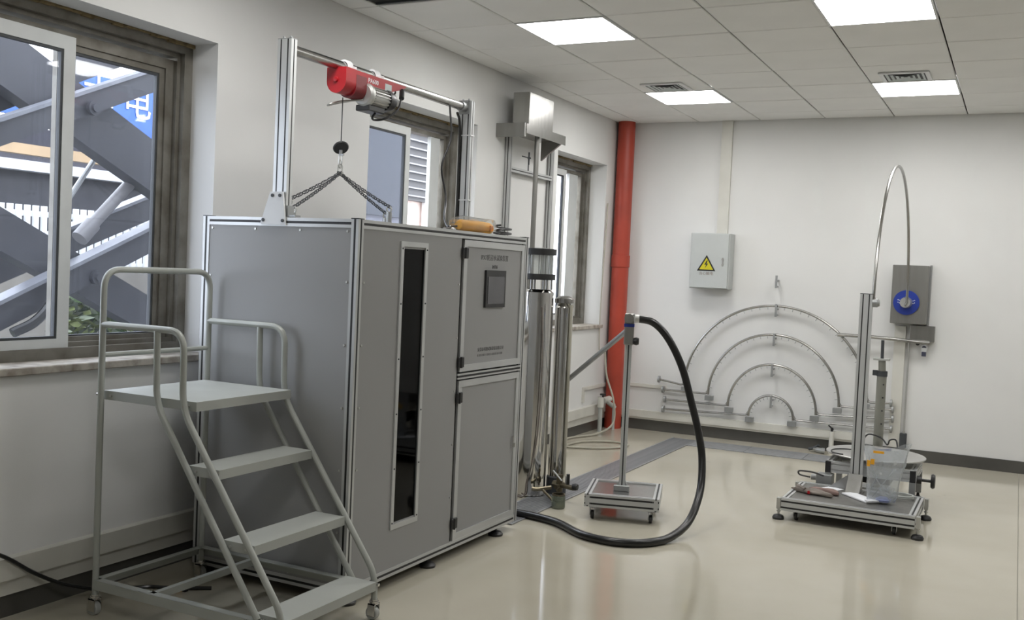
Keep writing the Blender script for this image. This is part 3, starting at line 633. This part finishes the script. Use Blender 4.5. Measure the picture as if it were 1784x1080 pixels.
# ------------------------------------------------------------------ polished columns behind the cabinet
ax, ay, ar = .765, -3.38, .105
ca = thing('steel_column', 'wide polished steel column topped by clear acrylic chamber beside the cabinet', 'column', (ax, ay, 0))
obj('body', B().lathe([(0, .01), (ar-.004, .01), (ar, .016), (ar, 1.40), (ar-.03, 1.42), (0, 1.42)], (ax, ay, 0), 'z', 48), M_chrome, ca)
b = B()
for k in range(6):
    t = 2*PI*k/6+.3; b.cyl((ax+.085*math.cos(t), ay+.085*math.sin(t), 1.42), (ax+.085*math.cos(t), ay+.085*math.sin(t), 1.49), .008, 8)
obj('standoff', b, M_steel, ca)
obj('lower_flange', B().lathe([(0, 0), (ar+.005, 0), (ar+.005, .04), (0, .04)], (ax, ay, 1.485), 'z', 40), M_black, ca)
obj('chamber', B().tube([(ax, ay, 1.525), (ax, ay, 1.655)], ar-.012, 40), M_clear, ca)
obj('upper_flange', B().lathe([(0, 0), (ar+.006, 0), (ar+.006, .042), (0, .042)], (ax, ay, 1.655), 'z', 40), M_black, ca)
b = B()
for k in range(6):
    t = 2*PI*k/6; b.cyl((ax+.088*math.cos(t), ay+.088*math.sin(t), 1.525), (ax+.088*math.cos(t), ay+.088*math.sin(t), 1.655), .004, 8)
obj('tie_rod', b, M_zinc, ca)
bx, by, br = .895, -3.23, .062
cbn = thing('steel_standpipe', 'narrow polished steel standpipe with dark collar beside the wide column', 'pipe', (bx, by, 0))
obj('body', B().lathe([(0, .13), (br, .13), (br, 1.30), (br-.02, 1.33), (0, 1.33)], (bx, by, 0), 'z', 36), M_chrome, cbn)
obj('collar', B().lathe([(0, 0), (br+.008, 0), (br+.008, .12), (br-.004, .135), (0, .135)], (bx, by, 0), 'z', 28), M_gasket, cbn)
obj('side_pipe', B().tube(fillet([(bx+.066, by-.03, 1.32), (bx+.07, by-.03, .12), (bx+.10, by-.10, .10)], .03), .0105, 10), M_hosep, cbn)
obj('top_cap', B().lathe([(0, 0), (br+.008, 0), (br+.008, .03), (.03, .05), (0, .05)], (bx, by, 1.33), 'z', 28), M_steel, cbn)
obj('level_tube', B().tube(spline([(.84, -3.47, 1.30), (.855, -3.465, .9), (.85, -3.48, .45), (.82, -3.50, .20), (.80, -3.51, .12), (.79, -3.52, .02), (.72, -3.53, .012)]), .0055, 8), M_cloth, ca)
va = thing('drain_valve', 'dull brass valve cluster with silver lever at base of standpipe', 'valve', (1.02, -3.42, 0))
obj('body', B().cyl((.97, -3.40, .105), (1.12, -3.45, .105), .017, 12).cyl((1.0, -3.41, .06), (1.0, -3.41, .16), .022, 12).lathe([(0, 0), (.026, 0), (.026, .02), (0, .02)], (1.0, -3.41, .155), 'z', 6).cyl((1.0, -3.47, .1), (1.0, -3.36, .1), .015, 10).cyl((.95, -3.39, .105), (1.005, -3.41, .105), .024, 6), M_brass, va)
obj('lever', B().box(-.045, .045, -.005, .005, -.003, .003, M=Matrix.Translation((1.0, -3.45, .175)) @ Matrix.Rotation(.75, 4, 'Y')), M_white, va, smooth=0)
obj('black_knob', B().lathe([(0, 0), (.02, 0), (.024, .02), (.02, .035), (0, .035)], (1.115, -3.45, .115), 'x', 14).cyl((1.07, -3.43, .12), (1.07, -3.43, .19), .012, 8), M_black, va)
obj('drain_arm', B().tube(fillet([(.98, -3.50, .10), (.90, -3.56, .085), (.87, -3.57, .09)], .02), .014, 10).tube([(.93, -3.54, .09), (1.02, -3.56, .03)], .009, 8), M_brass, va)
jr = thing('glass_jar', 'pale green glass jar on the floor under the brass valve', 'jar', (1.09, -3.62, 0))
obj('body', B().lathe([(0, .001), (.042, .001), (.045, .01), (.045, .075), (.04, .085), (.036, .085), (.039, .07), (.039, .012), (0, .008)], (1.09, -3.62, 0), 'z', 24), M_jar, jr)
obj('rim', B().lathe([(.037, .085), (.043, .085), (.043, .095), (.037, .095), (.037, .085)], (1.09, -3.62, 0), 'z', 24), M_brass, jr)

# ------------------------------------------------------------------ red pipe, corner pipework
rp = thing('fire_riser_pipe', 'thick red vertical riser pipe in the back left corner', 'pipe', (.105, -.11, 0))
obj('pipe', B().cyl((.105, -.11, 0), (.105, -.11, H), .085, 32), M_pipe, rp)
obj('coupling', B().lathe([(.085, 0), (.093, .005), (.093, .12), (.085, .125)], (.105, -.11, 1.62), 'z', 32), M_pipe, rp)
cp = thing('water_inlet', 'grey plastic pipe stub with valve beside the red riser foot', 'pipe', (.08, -.42, 0))
obj('pipe', B().tube(fillet([(.10, -.45, 0), (.10, -.45, .30), (.10, -.33, .30), (.16, -.22, .22)], .03), .022, 14), M_pvc, cp)
obj('tee', B().cyl((.10, -.45, .24), (.10, -.45, .34), .032, 14).cyl((.10, -.40, .30), (.10, -.22, .30), .032, 14), M_trunk, cp)
obj('valve_wheel', B().lathe([(0, 0), (.03, 0), (.03, .015), (0, .015)], (.12, -.45, .36), 'z', 14).cyl((.12, -.45, .33), (.12, -.45, .37), .008, 8), M_black, cp)
obj('drop_pipe', B().cyl((.16, -.24, .26), (.16, -.24, 0), .015, 12), M_pvc, cp)
tag(obj('garden_hose', B().tube(spline([(.10, -.40, .78), (.13, -.40, .55), (.22, -.42, .32), (.24, -.45, .1), (.18, -.7, .02), (.05, -1.1, .012), (.15, -1.5, .012), (.40, -1.45, .012), (.60, -1.25, .012), (.62, -1.05, .012), (.42, -1.0, .012), (.2, -1.25, .012), (.25, -1.9, .012), (.5, -2.3, .012)]), .010, 8), M_hosep), 'pale thin hose looped on floor beside the red riser', 'hose')
tag(obj('hanging_cord', B().tube(spline([(.015, -.30, 2.25), (.02, -.33, 1.9), (.015, -.36, 1.3), (.03, -.38, .8), (.10, -.40, .78)]), .006, 6), M_hosep), 'thin pale cord hanging down wall left of the red riser', 'cord')

# ------------------------------------------------------------------ drain grating
dr = thing('floor_drain', 'grey steel floor drain grating running from the cabinet to back wall', 'drain', (.92, -2.2, 0))
obj('channel', B().box(.80, 1.045, -4.2, -.30, .0005, .0015), M_dark, dr, smooth=0)
obj('rim', B().box(.80, .812, -4.2, -.30, .001, .007).box(1.033, 1.045, -4.2, -.30, .001, .007), M_grate, dr, smooth=0)
y = -4.19; k = 0
gm = None
while y < -.31:
    if gm is None:
        b = B().box(.812, 1.033, -.0075, .0075, .001, .0065); b.bm.transform(Matrix.Translation((0, 0, 0)))
        gm = bpy.data.meshes.new('grate_bar'); b.bm.transform(Matrix.Translation((-.92, 2.2, 0))); b.bm.to_mesh(gm); b.bm.free(); gm.materials.append(M_grate)
    o = bpy.data.objects.new('grate_bar', gm); C.objects.link(o); o.parent = dr; o.location = (0, y, 0); y += .023; k += 1
dr2 = thing('floor_drain', 'grey drain cover strip along the foot of the back wall', 'drain', (2.0, -.48, 0))
for k in range(3): obj('cover_plate', B().box(1.047+.52*k, 1.047+.52*k+.515, -.645, -.30, .0008, .006), M_grate, dr2, smooth=0)

# ------------------------------------------------------------------ stand on a small cart, with the black hose
th = .28; W_, D_ = .465, .49
cx0, cy0 = 1.345, -3.80
s1 = thing('spray_stand', 'aluminium post on a small four-wheel cart before the red riser', 'stand', (cx0, cy0, 0), th)
def castr(par, x, y, h=.06, world=False):
    c = obj('caster', B().box(x-.02, x+.02, y-.02, y+.02, h-.004, h+.004).box(x-.016, x-.012, y-.016, y+.016, .025, h).box(x+.012, x+.016, y-.016, y+.016, .025, h), M_alud, par, smooth=0, world=world)
    obj('wheel', B().lathe([(0, -.010), (.024, -.010), (.027, -.006), (.027, .006), (.024, .010), (0, .010)], (x, y+.006, .027), 'x', 18), M_black, c, world=world)
for yy in (.02, D_-.02): alu('side_rail', s1, 'x', .04, W_-.04, yy, .125, w=.04, h=.08, nu=1, nv=2, world=False)
for xx in (.02, W_-.02): alu('side_rail', s1, 'y', .0, D_, xx, .125, w=.04, h=.08, nu=1, nv=2, world=False)
obj('deck', B().box(.04, W_-.04, .04, D_-.04, .152, .158), M_steel, s1, smooth=0, world=False)
for xx in (.05, W_-.05):
    for yy in (.05, D_-.05): castr(s1, xx, yy, .078)
obj('pallet', B().box(.25, .42, .1, .3, .07, .085), M_paper, s1, smooth=0, world=False) if 0 else None
px, py = .215, .225
alu('post', s1, 'z', .158, 1.22, px, py, m_=M_alu, sw=.008, world=False)
obj('post_foot', B().box(px-.05, px+.05, py-.045, py-.02, .158, .195, bev=.003).prism([(px-.05, .158), (px-.02, .158), (px-.02, .22)], 'y', py-.02, py+.02).prism([(px+.05, .158), (px+.02, .158), (px+.02, .22)], 'y', py-.02, py+.02), M_alud, s1, smooth=0, world=False)
hd = obj('spray_head', B().box(px-.03, px+.03, py-.06, py-.02, 1.10, 1.30, bev=.004).cyl((px, py-.06, 1.27), (px, py-.10, 1.27), .03, 16), M_steeld, s1, smooth=0, world=False)
obj('head_band', B().box(px-.032, px+.032, py-.063, py-.018, 1.215, 1.235), M_blue, hd, smooth=0, world=False)
obj('clamp_knob', B().lathe([(0, 0), (.022, 0), (.026, .02), (.02, .035), (0, .035)], (px+.03, py-.04, 1.125), 'x', 12), M_black, s1, world=False)
# diagonal arm from the stand to the standpipe, and the black drain hose
obj('side_arm', B().cyl((1.50, -3.52, 1.215), (.955, -3.235, .806), .017, 12), M_alud, s1)
hose = [(.80, -4.02, .03), (.979, -3.99, .024), (1.141, -4.01, .024), (1.30, -4.07, .024), (1.499, -4.218, .024), (1.662, -4.264, .024), (1.793, -4.241, .024), (1.902, -4.15, .024), (1.972, -3.99, .03), (2.01, -3.76, .08), (2.01, -3.55, .22), (1.985, -3.45, .41), (1.95, -3.45, .586), (1.90, -3.46, .763), (1.835, -3.48, .976), (1.75, -3.52, 1.152), (1.66, -3.56, 1.25), (1.56, -3.60, 1.272)]
ht = thing('drain_hose', 'thick black rubber hose looping across floor up to the stand head', 'hose', (1.8, -4.2, 0))
obj('hose', B().tube(spline(hose), .0235, 16), M_rubber, ht)
obj('hose_clip', B().cyl((1.575, -3.595, 1.272), (1.55, -3.605, 1.272), .0265, 16), M_zinc, ht)

# ------------------------------------------------------------------ right cart with column
CX0, CX1, CY0, CY1 = 2.40, 3.21, -3.02, -2.36; zt = .145
c2 = thing('column_cart', 'low aluminium cart on levelling feet carrying a tall slotted column', 'cart', (2.8, -2.7, 0))
for y in (CY0+.02, CY1-.02): alu('side_rail', c2, 'x', CX0, CX1, y, zt-.04, w=.04, h=.08, nv=2)
for x in (CX0+.02, CX1-.02): alu('side_rail', c2, 'y', CY0+.04, CY1-.04, x, zt-.04, w=.04, h=.08, nv=2)
obj('deck', B().box(CX0+.04, CX1-.04, CY0+.04, CY1-.04, zt-.02, zt-.006), M_steeld, c2, smooth=0)
for x, y in ((CX0-.018, CY0+.03), (CX1+.018, CY0+.03), (CX0-.018, CY1-.03), (CX1+.018, CY1-.03)):
    f = obj('levelling_foot', B().lathe([(0, 0), (.036, 0), (.038, .012), (.03, .026), (.014, .032), (0, .032)], (x, y, 0), 'z', 18), M_black, c2)
    obj('spindle', B().cyl((x, y, .03), (x, y, .085), .007, 10).cyl((x, y, .05), (x, y, .058), .013, 6).box(x-.012, x+.012, y-.02, y+.02, .07, zt-.004), M_zinc, f, smooth=25)
for x in (CX0+.09, CX1-.12):
    for y in (CY0+.06, CY1-.06): castr(c2, x, y, .065, True)
kx, ky = 2.775, -2.405
alu('column', c2, 'z', zt-.006, 1.487, kx, ky, w=.08, h=.045, nu=2, sw=.008)
obj('column_cap', B().box(kx-.041, kx+.041, ky-.023, ky+.023, 1.487, 1.491), M_gasket, c2, smooth=0)
obj('pivot_bearing', B().lathe([(0, 0), (.03, 0), (.03, .03), (.02, .045), (0, .045)], (kx+.04, ky+.0, 1.43), 'x', 16), M_alud, c2)
b = B().prism([(ky-.17, zt-.006), (ky-.025, zt-.006), (ky-.025, zt+.11)], 'x', kx-.045, kx-.038).prism([(ky-.17, zt-.006), (ky-.025, zt-.006), (ky-.025, zt+.11)], 'x', kx+.038, kx+.045).box(kx-.045, kx+.06, ky-.17, ky-.03, zt-.006, zt)
b.quad((kx-.045, ky-.17, zt), (kx+.045, ky-.17, zt), (kx+.045, ky-.026, zt+.11), (kx-.045, ky-.026, zt+.11))
obj('base_bracket', b, M_steeld, c2, smooth=0)
obj('flat_bracket', B().prism([(kx-.18, zt-.006), (kx-.05, zt-.006), (kx-.05, zt+.10)], 'y', ky-.02, ky-.012), M_alud, c2, smooth=0)
# spray arc between column and wall motor
wx, wy, wz = 2.818, -.30, 1.415
cyy = (ky+.0+wy)/2; R = (wy-ky)/2
sa = thing('swing_spray_tube', 'large thin steel spray arch spanning from cart column to wall motor', 'tube', (2.82, cyy, wz))
obj('arch', B().tube([(2.825-.007*math.cos(PI*t/40), cyy-R*math.cos(PI*t/40), wz+R*math.sin(PI*t/40)) for t in range(41)]+[(2.818, wy, wz-.03)], .0115, 12), M_steel, sa)
obj('pivot_stub', B().cyl((2.82, ky-.0, wz), (2.82, ky, wz+.05), .014, 12), M_steel, sa)
# items lying on the cart
pp = thing('plastic_bag', 'clear plastic bag with orange print standing on the right cart', 'bag', (2.98, -2.72, zt))
b = B(); n = 22; rings = []; rr = random.Random(11)
prof = [(.04, .0, 0), (.085, .035, .004), (.095, .05, .06), (.105, .055, .16), (.118, .05, .26), (.132, .045, .33), (.140, .04, .365)]
for i, (a_, b_, z) in enumerate(prof):
    ringv = []
    for k in range(n):
        t = 2*PI*k/n; q = 1+rr.uniform(-.10, .10)*(i > 0)
        ringv.append(b.bm.verts.new((2.975+.02*z/.3+a_*math.cos(t)*q, -2.72+b_*math.sin(t)*q, zt+z+(.02*math.sin(2*t+1)+.015*math.cos(t) if i == len(prof)-1 else 0))))
    rings.append(ringv)
for A, D in zip(rings, rings[1:]):
    for k in range(n): b.bm.faces.new((A[k], A[(k+1) % n], D[(k+1) % n], D[k]))
b.bm.faces.new(rings[0]); bag = obj('film', b, M_bag, pp, smooth=20)
obj('crease', B().tube([(2.905, -2.79, zt+.05), (2.95, -2.785, zt+.19), (2.92, -2.785, zt+.23)], .003, 5).tube([(2.90, -2.785, zt+.22), (3.0, -2.79, zt+.09), (3.04, -2.775, zt+.02)], .003, 5).tube([(3.06, -2.775, zt+.24), (2.98, -2.79, zt+.12), (2.93, -2.785, zt+.04)], .003, 5), M_white if 0 else M_bag, bag)
obj('print', B().box(2.885, 2.905, -2.787, -2.783, zt+.235, zt+.275).box(2.907, 2.93, -2.787, -2.783, zt+.25, zt+.285).box(2.92, 2.985, -2.787, -2.783, zt+.325, zt+.340), M_yellow, bag, smooth=0)
obj('blue_content', B().lathe([(0, 0), (.045, .002), (.05, .015), (.03, .028), (0, .03)], (2.99, -2.72, zt+.006), 'z', 16), mat('blue_wrap', (.25, .29, .5), .5), pp)
p1 = B().box(-.14, .13, -.05, .05, 0, .012, bev=.003); p1.bm.transform(Matrix.Translation((2.845, -2.675, zt-.005)) @ Matrix.Rotation(-.82, 4, 'Z')); 
pa = thing('paper_packet', 'long white folded paper packet lying before the plastic bag', 'paper', (2.865, -2.655, zt))
obj('packet', p1, M_paper, pa, smooth=0)
b = B().box(-.02, .02, -.045, .045, .012, .02, M=Matrix.Translation((2.93, -2.77, zt-.004)) @ Matrix.Rotation(-.82, 4, 'Z')); obj('folded_end', b, M_paper, pa, smooth=0)
b = B().box(-.055, .055, -.05, .05, 0, .003); b.bm.transform(Matrix.Translation((2.635, -2.47, zt-.005)) @ Matrix.Rotation(-.5, 4, 'Z'))
tag(obj('paper_sheet', b, M_paper), 'small white paper sheet lying flat left of the column foot', 'paper')
rg = thing('work_gloves', 'crumpled grey brown gloves lying on left end of right cart', 'gloves', (2.55, -2.72, zt))
def lump(name, c, sx, sy, sz, rot, m_, seed):
    b = B(); bmesh.ops.create_icosphere(b.bm, subdivisions=3, radius=1); rr = random.Random(seed); ph = [rr.uniform(0, 6) for _ in range(4)]
    for v in b.bm.verts:
        q = 1+.18*math.sin(5*v.co.x+ph[0])*math.cos(4*v.co.y+ph[1])+.1*math.sin(9*v.co.y+ph[2]); v.co = Vector((v.co.x*sx*q, v.co.y*sy*q, max(v.co.z, -.5)*sz*q))
    b.bm.transform(Matrix.Translation(c) @ Matrix.Rotation(rot, 4, 'Z')); return obj(name, b, m_, rg, smooth=60)
lump('glove', (2.545, -2.73, zt+.008), .14, .035, .022, -.25, M_cloth, 1); lump('glove', (2.62, -2.66, zt+.008), .10, .03, .024, -.2, mat('rosy_cloth', (.25, .17, .15), .85), 2)
obj('cuff', B().tube(spline([(2.43, -2.62, zt+.01), (2.46, -2.70, zt+.02), (2.50, -2.74, zt+.015)]), [.018]*17, 8), M_cloth, rg)
obj('red_tab', B().box(2.52, 2.535, -2.775, -2.765, zt, zt+.02), M_red, rg, smooth=0)
pts = []
for k in range(40): t = 2*PI*k/16; pts.append((3.07+.085*math.cos(t), -2.50+.055*math.sin(t), zt+.002+.0006*k))
tag(obj('cable_coil', B().tube(pts, .006, 6), M_pvc), 'grey cable coil on the cart behind the plastic bag', 'cable')
# turntable
tx, ty, tz, tr = 2.84, -1.96, .34, .34
tt = thing('turntable', 'round grey turntable on low aluminium frame behind the right cart', 'turntable', (tx, ty, 0))
obj('disc', B().lathe([(0, -.012), (tr-.004, -.012), (tr, -.008), (tr, -.003), (tr-.004, 0), (0, 0)], (tx, ty, tz), 'z', 64), M_disc, tt)
obj('hub', B().cyl((tx, ty, .18), (tx, ty, tz-.01), .06, 20).box(tx-.12, tx+.12, ty-.12, ty+.12, .14, .22), M_black, tt, smooth=30)
for y in (ty-.26, ty+.26): alu('frame_rail', tt, 'x', tx-.28, tx+.28, y, .25, w=.04, h=.08, nv=2, strip=False)
for x in (tx-.28, tx+.28):
    alu('frame_rail', tt, 'y', ty-.24, ty+.24, x, .25, w=.04, h=.08, nv=2, strip=False)
    for y in (ty-.26, ty+.26):
        obj('leg', B().box(x-.02, x+.02, y-.02, y+.02, .05, .21), M_alud, tt, smooth=0)
        obj('foot', B().lathe([(0, 0), (.034, 0), (.034, .014), (.012, .026), (.01, .05), (0, .05)], (x, y, 0), 'z', 16), M_black, tt)
obj('rail_cap', B().box(tx-.30, tx-.262, ty-.284, ty-.28, .21, .29).box(tx+.262, tx+.30, ty-.284, ty-.28, .21, .29), M_black, tt, smooth=0)
obj('handwheel', B().cyl((tx+.30, ty-.16, .215), (tx+.39, ty-.16, .215), .011, 10).lathe([(0, 0), (.045, 0), (.052, .012), (.045, .026), (0, .026)], (tx+.39, ty-.16, .215), 'x', 16).cyl((tx+.30, ty-.16, .215), (tx+.33, ty-.16, .215), .028, 12), M_black, tt)
obj('motor', B().box(2.49, 2.60, -2.30, -2.20, .125, .20, bev=.004).cyl((2.45, -2.25, .165), (2.49, -2.25, .165), .022, 12), M_alud, tt, smooth=0)
tag(obj('motor_cable', B().tube(spline([(2.55, -2.35, .20), (2.47, -2.32, .21), (2.36, -2.22, .19), (2.36, -2.20, .16), (2.44, -2.25, .16)]), .006, 8), M_black), 'thin black cable loop left of the turntable frame', 'cable')
tag(obj('motor_cable', B().tube(spline([(2.66, -2.28, .355), (2.58, -2.22, .352), (2.56, -2.08, .350), (2.62, -2.0, .350), (2.72, -1.98, .350)]), .005, 8), M_black), 'thin black cable curling on the left edge of the turntable disc', 'cable')
# telescopic support post
tp_ = thing('telescopic_post', 'grey telescopic support post standing behind the turntable', 'post', (2.80, -1.5, 0))
obj('outer_tube', B().cyl((2.80, -1.5, .012), (2.80, -1.5, .90), .036, 20), M_post, tp_)
obj('inner_tube', B().cyl((2.80, -1.5, .90), (2.795, -1.5, .985), .027, 16), M_post, tp_)
obj('screw_rod', B().cyl((2.795, -1.5, .985), (2.792, -1.5, 1.135), .012, 10), M_gasket, tp_)
obj('top_plate', B().box(2.735, 2.85, -1.54, -1.46, .982, .996), M_pvc, tp_, smooth=0)
obj('clamp', B().cyl((2.80, -1.5, .86), (2.80, -1.5, .90), .040, 20).box(2.735, 2.77, -1.53, -1.50, .865, .905), M_gasket, tp_)
obj('base_plate', B().box(2.70, 2.90, -1.60, -1.40, 0, .012), M_alud, tp_, smooth=0)
b = B()
for k in range(5): b.cyl((2.818, -1.534, .40+.1*k), (2.820, -1.538, .40+.1*k), .006, 8)
obj('peg_hole', b, M_black, tp_)
tag(obj('post_cable', B().tube(spline([(2.70, -1.62, .36), (2.74, -1.60, .42), (2.83, -1.58, .40), (2.88, -1.62, .36), (2.90, -1.64, .40), (2.94, -1.62, .40), (2.96, -1.66, .345)]), .006, 8), M_black), 'thin black cable looped at foot of the telescopic post', 'cable')

# ------------------------------------------------------------------ back wall: electrical box, motor box, arcs
eb = thing('electrical_box', 'pale grey electrical box with yellow warning triangle on back wall', 'electrical box', (1.03, -.1, 1.5))
obj('body', B().box(.842, 1.224, -.16, 0, 1.45, 1.982, bev=.004), M_box, eb, smooth=0)
dd = obj('door', B().box(.850, 1.216, -.178, -.162, 1.458, 1.974, bev=.003), M_box, eb, smooth=0)
obj('lock', B().cyl((1.165, -.178, 1.735), (1.165, -.188, 1.735), .012, 12).cyl((1.165, -.178, 1.685), (1.165, -.184, 1.685), .012, 12).box(1.158, 1.172, -.183, -.178, 1.67, 1.75), M_chrome, dd, smooth=0)
cx, cz = 1.008, 1.672; s_ = .091
tri = lambda k: [(cx-s_*k, cz-.05*k*1.05), (cx+s_*k, cz-.05*k*1.05), (cx, cz+.10*k)]
sgn = obj('warning_triangle', B().prism(tri(1), 'y', -.1785, -.180), M_black, eb, smooth=0)
obj('triangle_field', B().prism(tri(.74), 'y', -.180, -.181), M_sy, sgn, smooth=0)
obj('lightning_bolt', B().prism([(cx+.004, cz+.05), (cx-.020, cz+.006), (cx-.002, cz+.008), (cx-.012, cz-.028), (cx+.016, cz+.018), (cx, cz+.016), (cx+.012, cz+.048)], 'y', -.181, -.1822), M_black, sgn, smooth=0)
text('lettering', '当心触电', .036, eb, M_redtext, (cx, -.1785, 1.594), ROT_Y)
struct('trim_4', B().box(1.05, 1.155, -.03, 0, 1.983, H-.001), M_trunk)
struct('trim_5', B().box(2.72, 2.815, -.028, 0, .11, 1.20), M_trunk)
mb = thing('motor_box', 'brushed steel motor box with round blue flange on back wall', 'box', (2.84, -.1, 1.5))
obj('body', B().box(2.69, 2.985, -.18, 0, 1.228, 1.742, bev=.004), M_steeld, mb, smooth=0)
obj('mounting_edge', B().box(2.985, 3.0, -.06, 0, 1.22, 1.75).cyl((2.992, -.06, 1.62), (2.992, -.066, 1.62), .008, 8).cyl((2.992, -.06, 1.32), (2.992, -.066, 1.32), .008, 8), M_alud, mb, smooth=0)
fl = obj('blue_flange', B().lathe([(0, 0), (.108, 0), (.108, -.014), (0, -.014)], (wx, -.18, 1.414), 'y', 40), M_blue, mb)
obj('shaft_boss', B().lathe([(0, 0), (.05, 0), (.05, -.03), (.042, -.06), (.042, -.10), (0, -.10)], (wx, -.194, 1.414), 'y', 24), M_zinc, fl)
b = B()
for sx in (-1, 1):
    for dx, dz in ((.056, .012), (.056, -.012), (.068, .016), (.068, -.006)): b.cyl((wx+sx*dx, -.194, 1.42+dz), (wx+sx*dx, -.197, 1.42+dz), .004, 8)
obj('bolt', b, M_white, fl)
jb = thing('socket_box', 'grey junction box with hanging plug below the steel motor box', 'box', (2.95, -.05, 1.1))
obj('body', B().box(2.852, 3.055, -.07, 0, 1.075, 1.215, bev=.003), M_box if 0 else M_steel, jb, smooth=0)
obj('gland', B().lathe([(0, 0), (.016, 0), (.018, -.02), (0, -.022)], (2.92, -.035, 1.055), 'y', 12).cyl((2.975, -.035, 1.075), (2.975, -.035, 1.05), .014, 10), M_black, jb)
obj('hanging_plug', B().cyl((2.975, -.035, 1.02), (2.975, -.055, 1.02), .028, 18).box(2.955, 2.995, -.06, -.03, .985, 1.02), M_white, jb, smooth=30)
obj('plug_face', B().cyl((2.975, -.056, 1.02), (2.975, -.058, 1.02), .019, 18).box(2.957, 2.993, -.064, -.028, .945, .985), mat('navy_plastic', (.05, .055, .09), .4), jb, smooth=30)
tag(obj('conduit', B().cyl((2.846, -.02, 1.07), (2.846, -.02, .24), .008, 10), M_zinc), 'thin steel conduit running down from the grey junction box', 'conduit')
so = thing('conduit_socket', 'dark grey conduit end socket low on back wall behind turntable', 'socket', (2.846, -.03, .1))
obj('body', B().box(2.815, 2.872, -.05, 0, .112, .242, bev=.003), M_gasket, so, smooth=0); obj('nut', B().cyl((2.846, -.02, .242), (2.846, -.02, .262), .013, 6), M_zinc, so)
tag(obj('water_pipe', B().tube(fillet([(2.24, -.096, 1.088), (2.55, -.096, 1.09), (3.02, -.096, 1.066)], .2), .016, 12).cyl((2.83, -.096, 1.075), (2.83, 0, 1.075), .01, 8).cyl((2.28, -.096, 1.088), (2.28, 0, 1.088), .01, 8), M_steel), 'horizontal steel water pipe on back wall under the motor box', 'pipe')
ARC = [(.853, .489, 1.318, .555, .528, 2.729, .505), (.612, .425, 1.046, .602, .429, 2.747, .449), (.413, .330, .763, .625, .333, 2.751, .366), (.210, .258, .469, .613, .237, 2.742, .272)]
AN = ('largest, outermost', 'second largest', 'second smallest', 'smallest, innermost')
for k, (R, z0, zt_, xl, zl, xr, zr) in enumerate(ARC):
    ay_ = -.062-.0*k; cxx = 1.669
    t = thing('spray_arc', '%s of the four steel half-ring spray tubes on back wall' % AN[k], 'spray tube', (cxx, ay_, z0), group='spray arcs on the back wall')
    hgt = zt_-z0
    n = 48; pts = [(cxx-R*math.cos(PI*i/n), ay_, z0+hgt*math.sin(PI*i/n)) for i in range(n+1)]
    obj('arc_tube', B().tube(pts, .0125, 10), M_steel, t)
    b = B(); m_ = (34, 28, 22, 16)[k]
    for i in range(1, m_):
        a_ = PI*i/m_; c, s2 = math.cos(a_), math.sin(a_); b.cyl((cxx-R*c, ay_-.004, z0+hgt*s2), (cxx-(R-.034)*c, ay_-.012, z0+(hgt-.034)*s2), .0035, 6)
    obj('nozzle', b, M_alud, t, kind='stuff')
    yy = ay_
    lp = obj('inlet_pipe', B().tube(fillet([(xl, yy, zl+.0), (cxx-R-.02, yy, z0+.005), (cxx-R, yy, z0+.04)], .03), .0105, 10), M_steel, t)
    obj('end_flange', B().lathe([(0, -.008), (.034, -.008), (.034, .008), (0, .008)], (xl, yy, zl), 'x', 18), M_alud, lp)
    rpp = obj('inlet_pipe', B().tube(fillet([(xr, yy, zr), (cxx+R+.02, yy, z0+.005), (cxx+R, yy, z0+.04)], .03), .0105, 10), M_steel, t)
    obj('end_flange', B().lathe([(0, -.008), (.034, -.008), (.034, .008), (0, .008)], (xr, yy, zr), 'x', 18), M_alud, rpp)
    for sx in (-1, 1): obj('arc_bracket', B().box(cxx+sx*R-.038-.012*sx, cxx+sx*R+.038-.012*sx, yy-.02, yy+.03, z0-.058, z0-.012), M_alud, t, smooth=0)
for k, (x, z) in enumerate(((1.66, 1.55), (1.671, 1.282), (1.667, 1.005), (1.665, .715), (1.671, .42))):
    h = thing('wall_hook', ('empty dark steel hook plate above the outermost spray arc' if k == 0 else 'dark steel hook plate holding the %s spray arc' % AN[k-1]), 'hook', (x, -.02, z), group='arc hooks on the back wall')
    obj('plate', B().box(x-.010, x+.010, -.092, -.084, z-.065, z+.055), M_alud, h, smooth=0)
    obj('peg', B().cyl((x, -.084, z+.008), (x, 0, z+.008), .009, 10).cyl((x, -.084, z-.05), (x, 0, z-.05), .006, 8), M_alud, h)
# small stuff near the back wall on the floor
st_ = thing('tap_stub', 'short pale pipe stub with black tap before the back wall', 'tap', (2.24, -.1, 0))
obj('pipe', B().cyl((2.24, -.1, 0), (2.24, -.1, .20), .022, 14), M_trunk, st_)
obj('tap_handle', B().box(-.03, .03, -.006, .006, -.006, .006, M=Matrix.Translation((2.23, -.1, .235)) @ Matrix.Rotation(.7, 4, 'Y')).cyl((2.24, -.1, .20), (2.24, -.1, .235), .012, 10), M_black, st_, smooth=0)
tl = thing('hand_grinder', 'small grey tool lying on floor beneath the smallest spray arc end', 'tool', (2.13, -.2, 0))
obj('body', B().tube(spline([(2.10, -.15, .025), (2.13, -.18, .03), (2.17, -.20, .03), (2.20, -.195, .028)]), [.016]*8+[.022]*9+[.026]*8, 10), M_alud, tl)
obj('handle', B().tube(spline([(2.05, -.12, .02), (2.08, -.14, .03), (2.12, -.14, .05), (2.14, -.15, .07)]), .014, 8), M_gasket, tl)
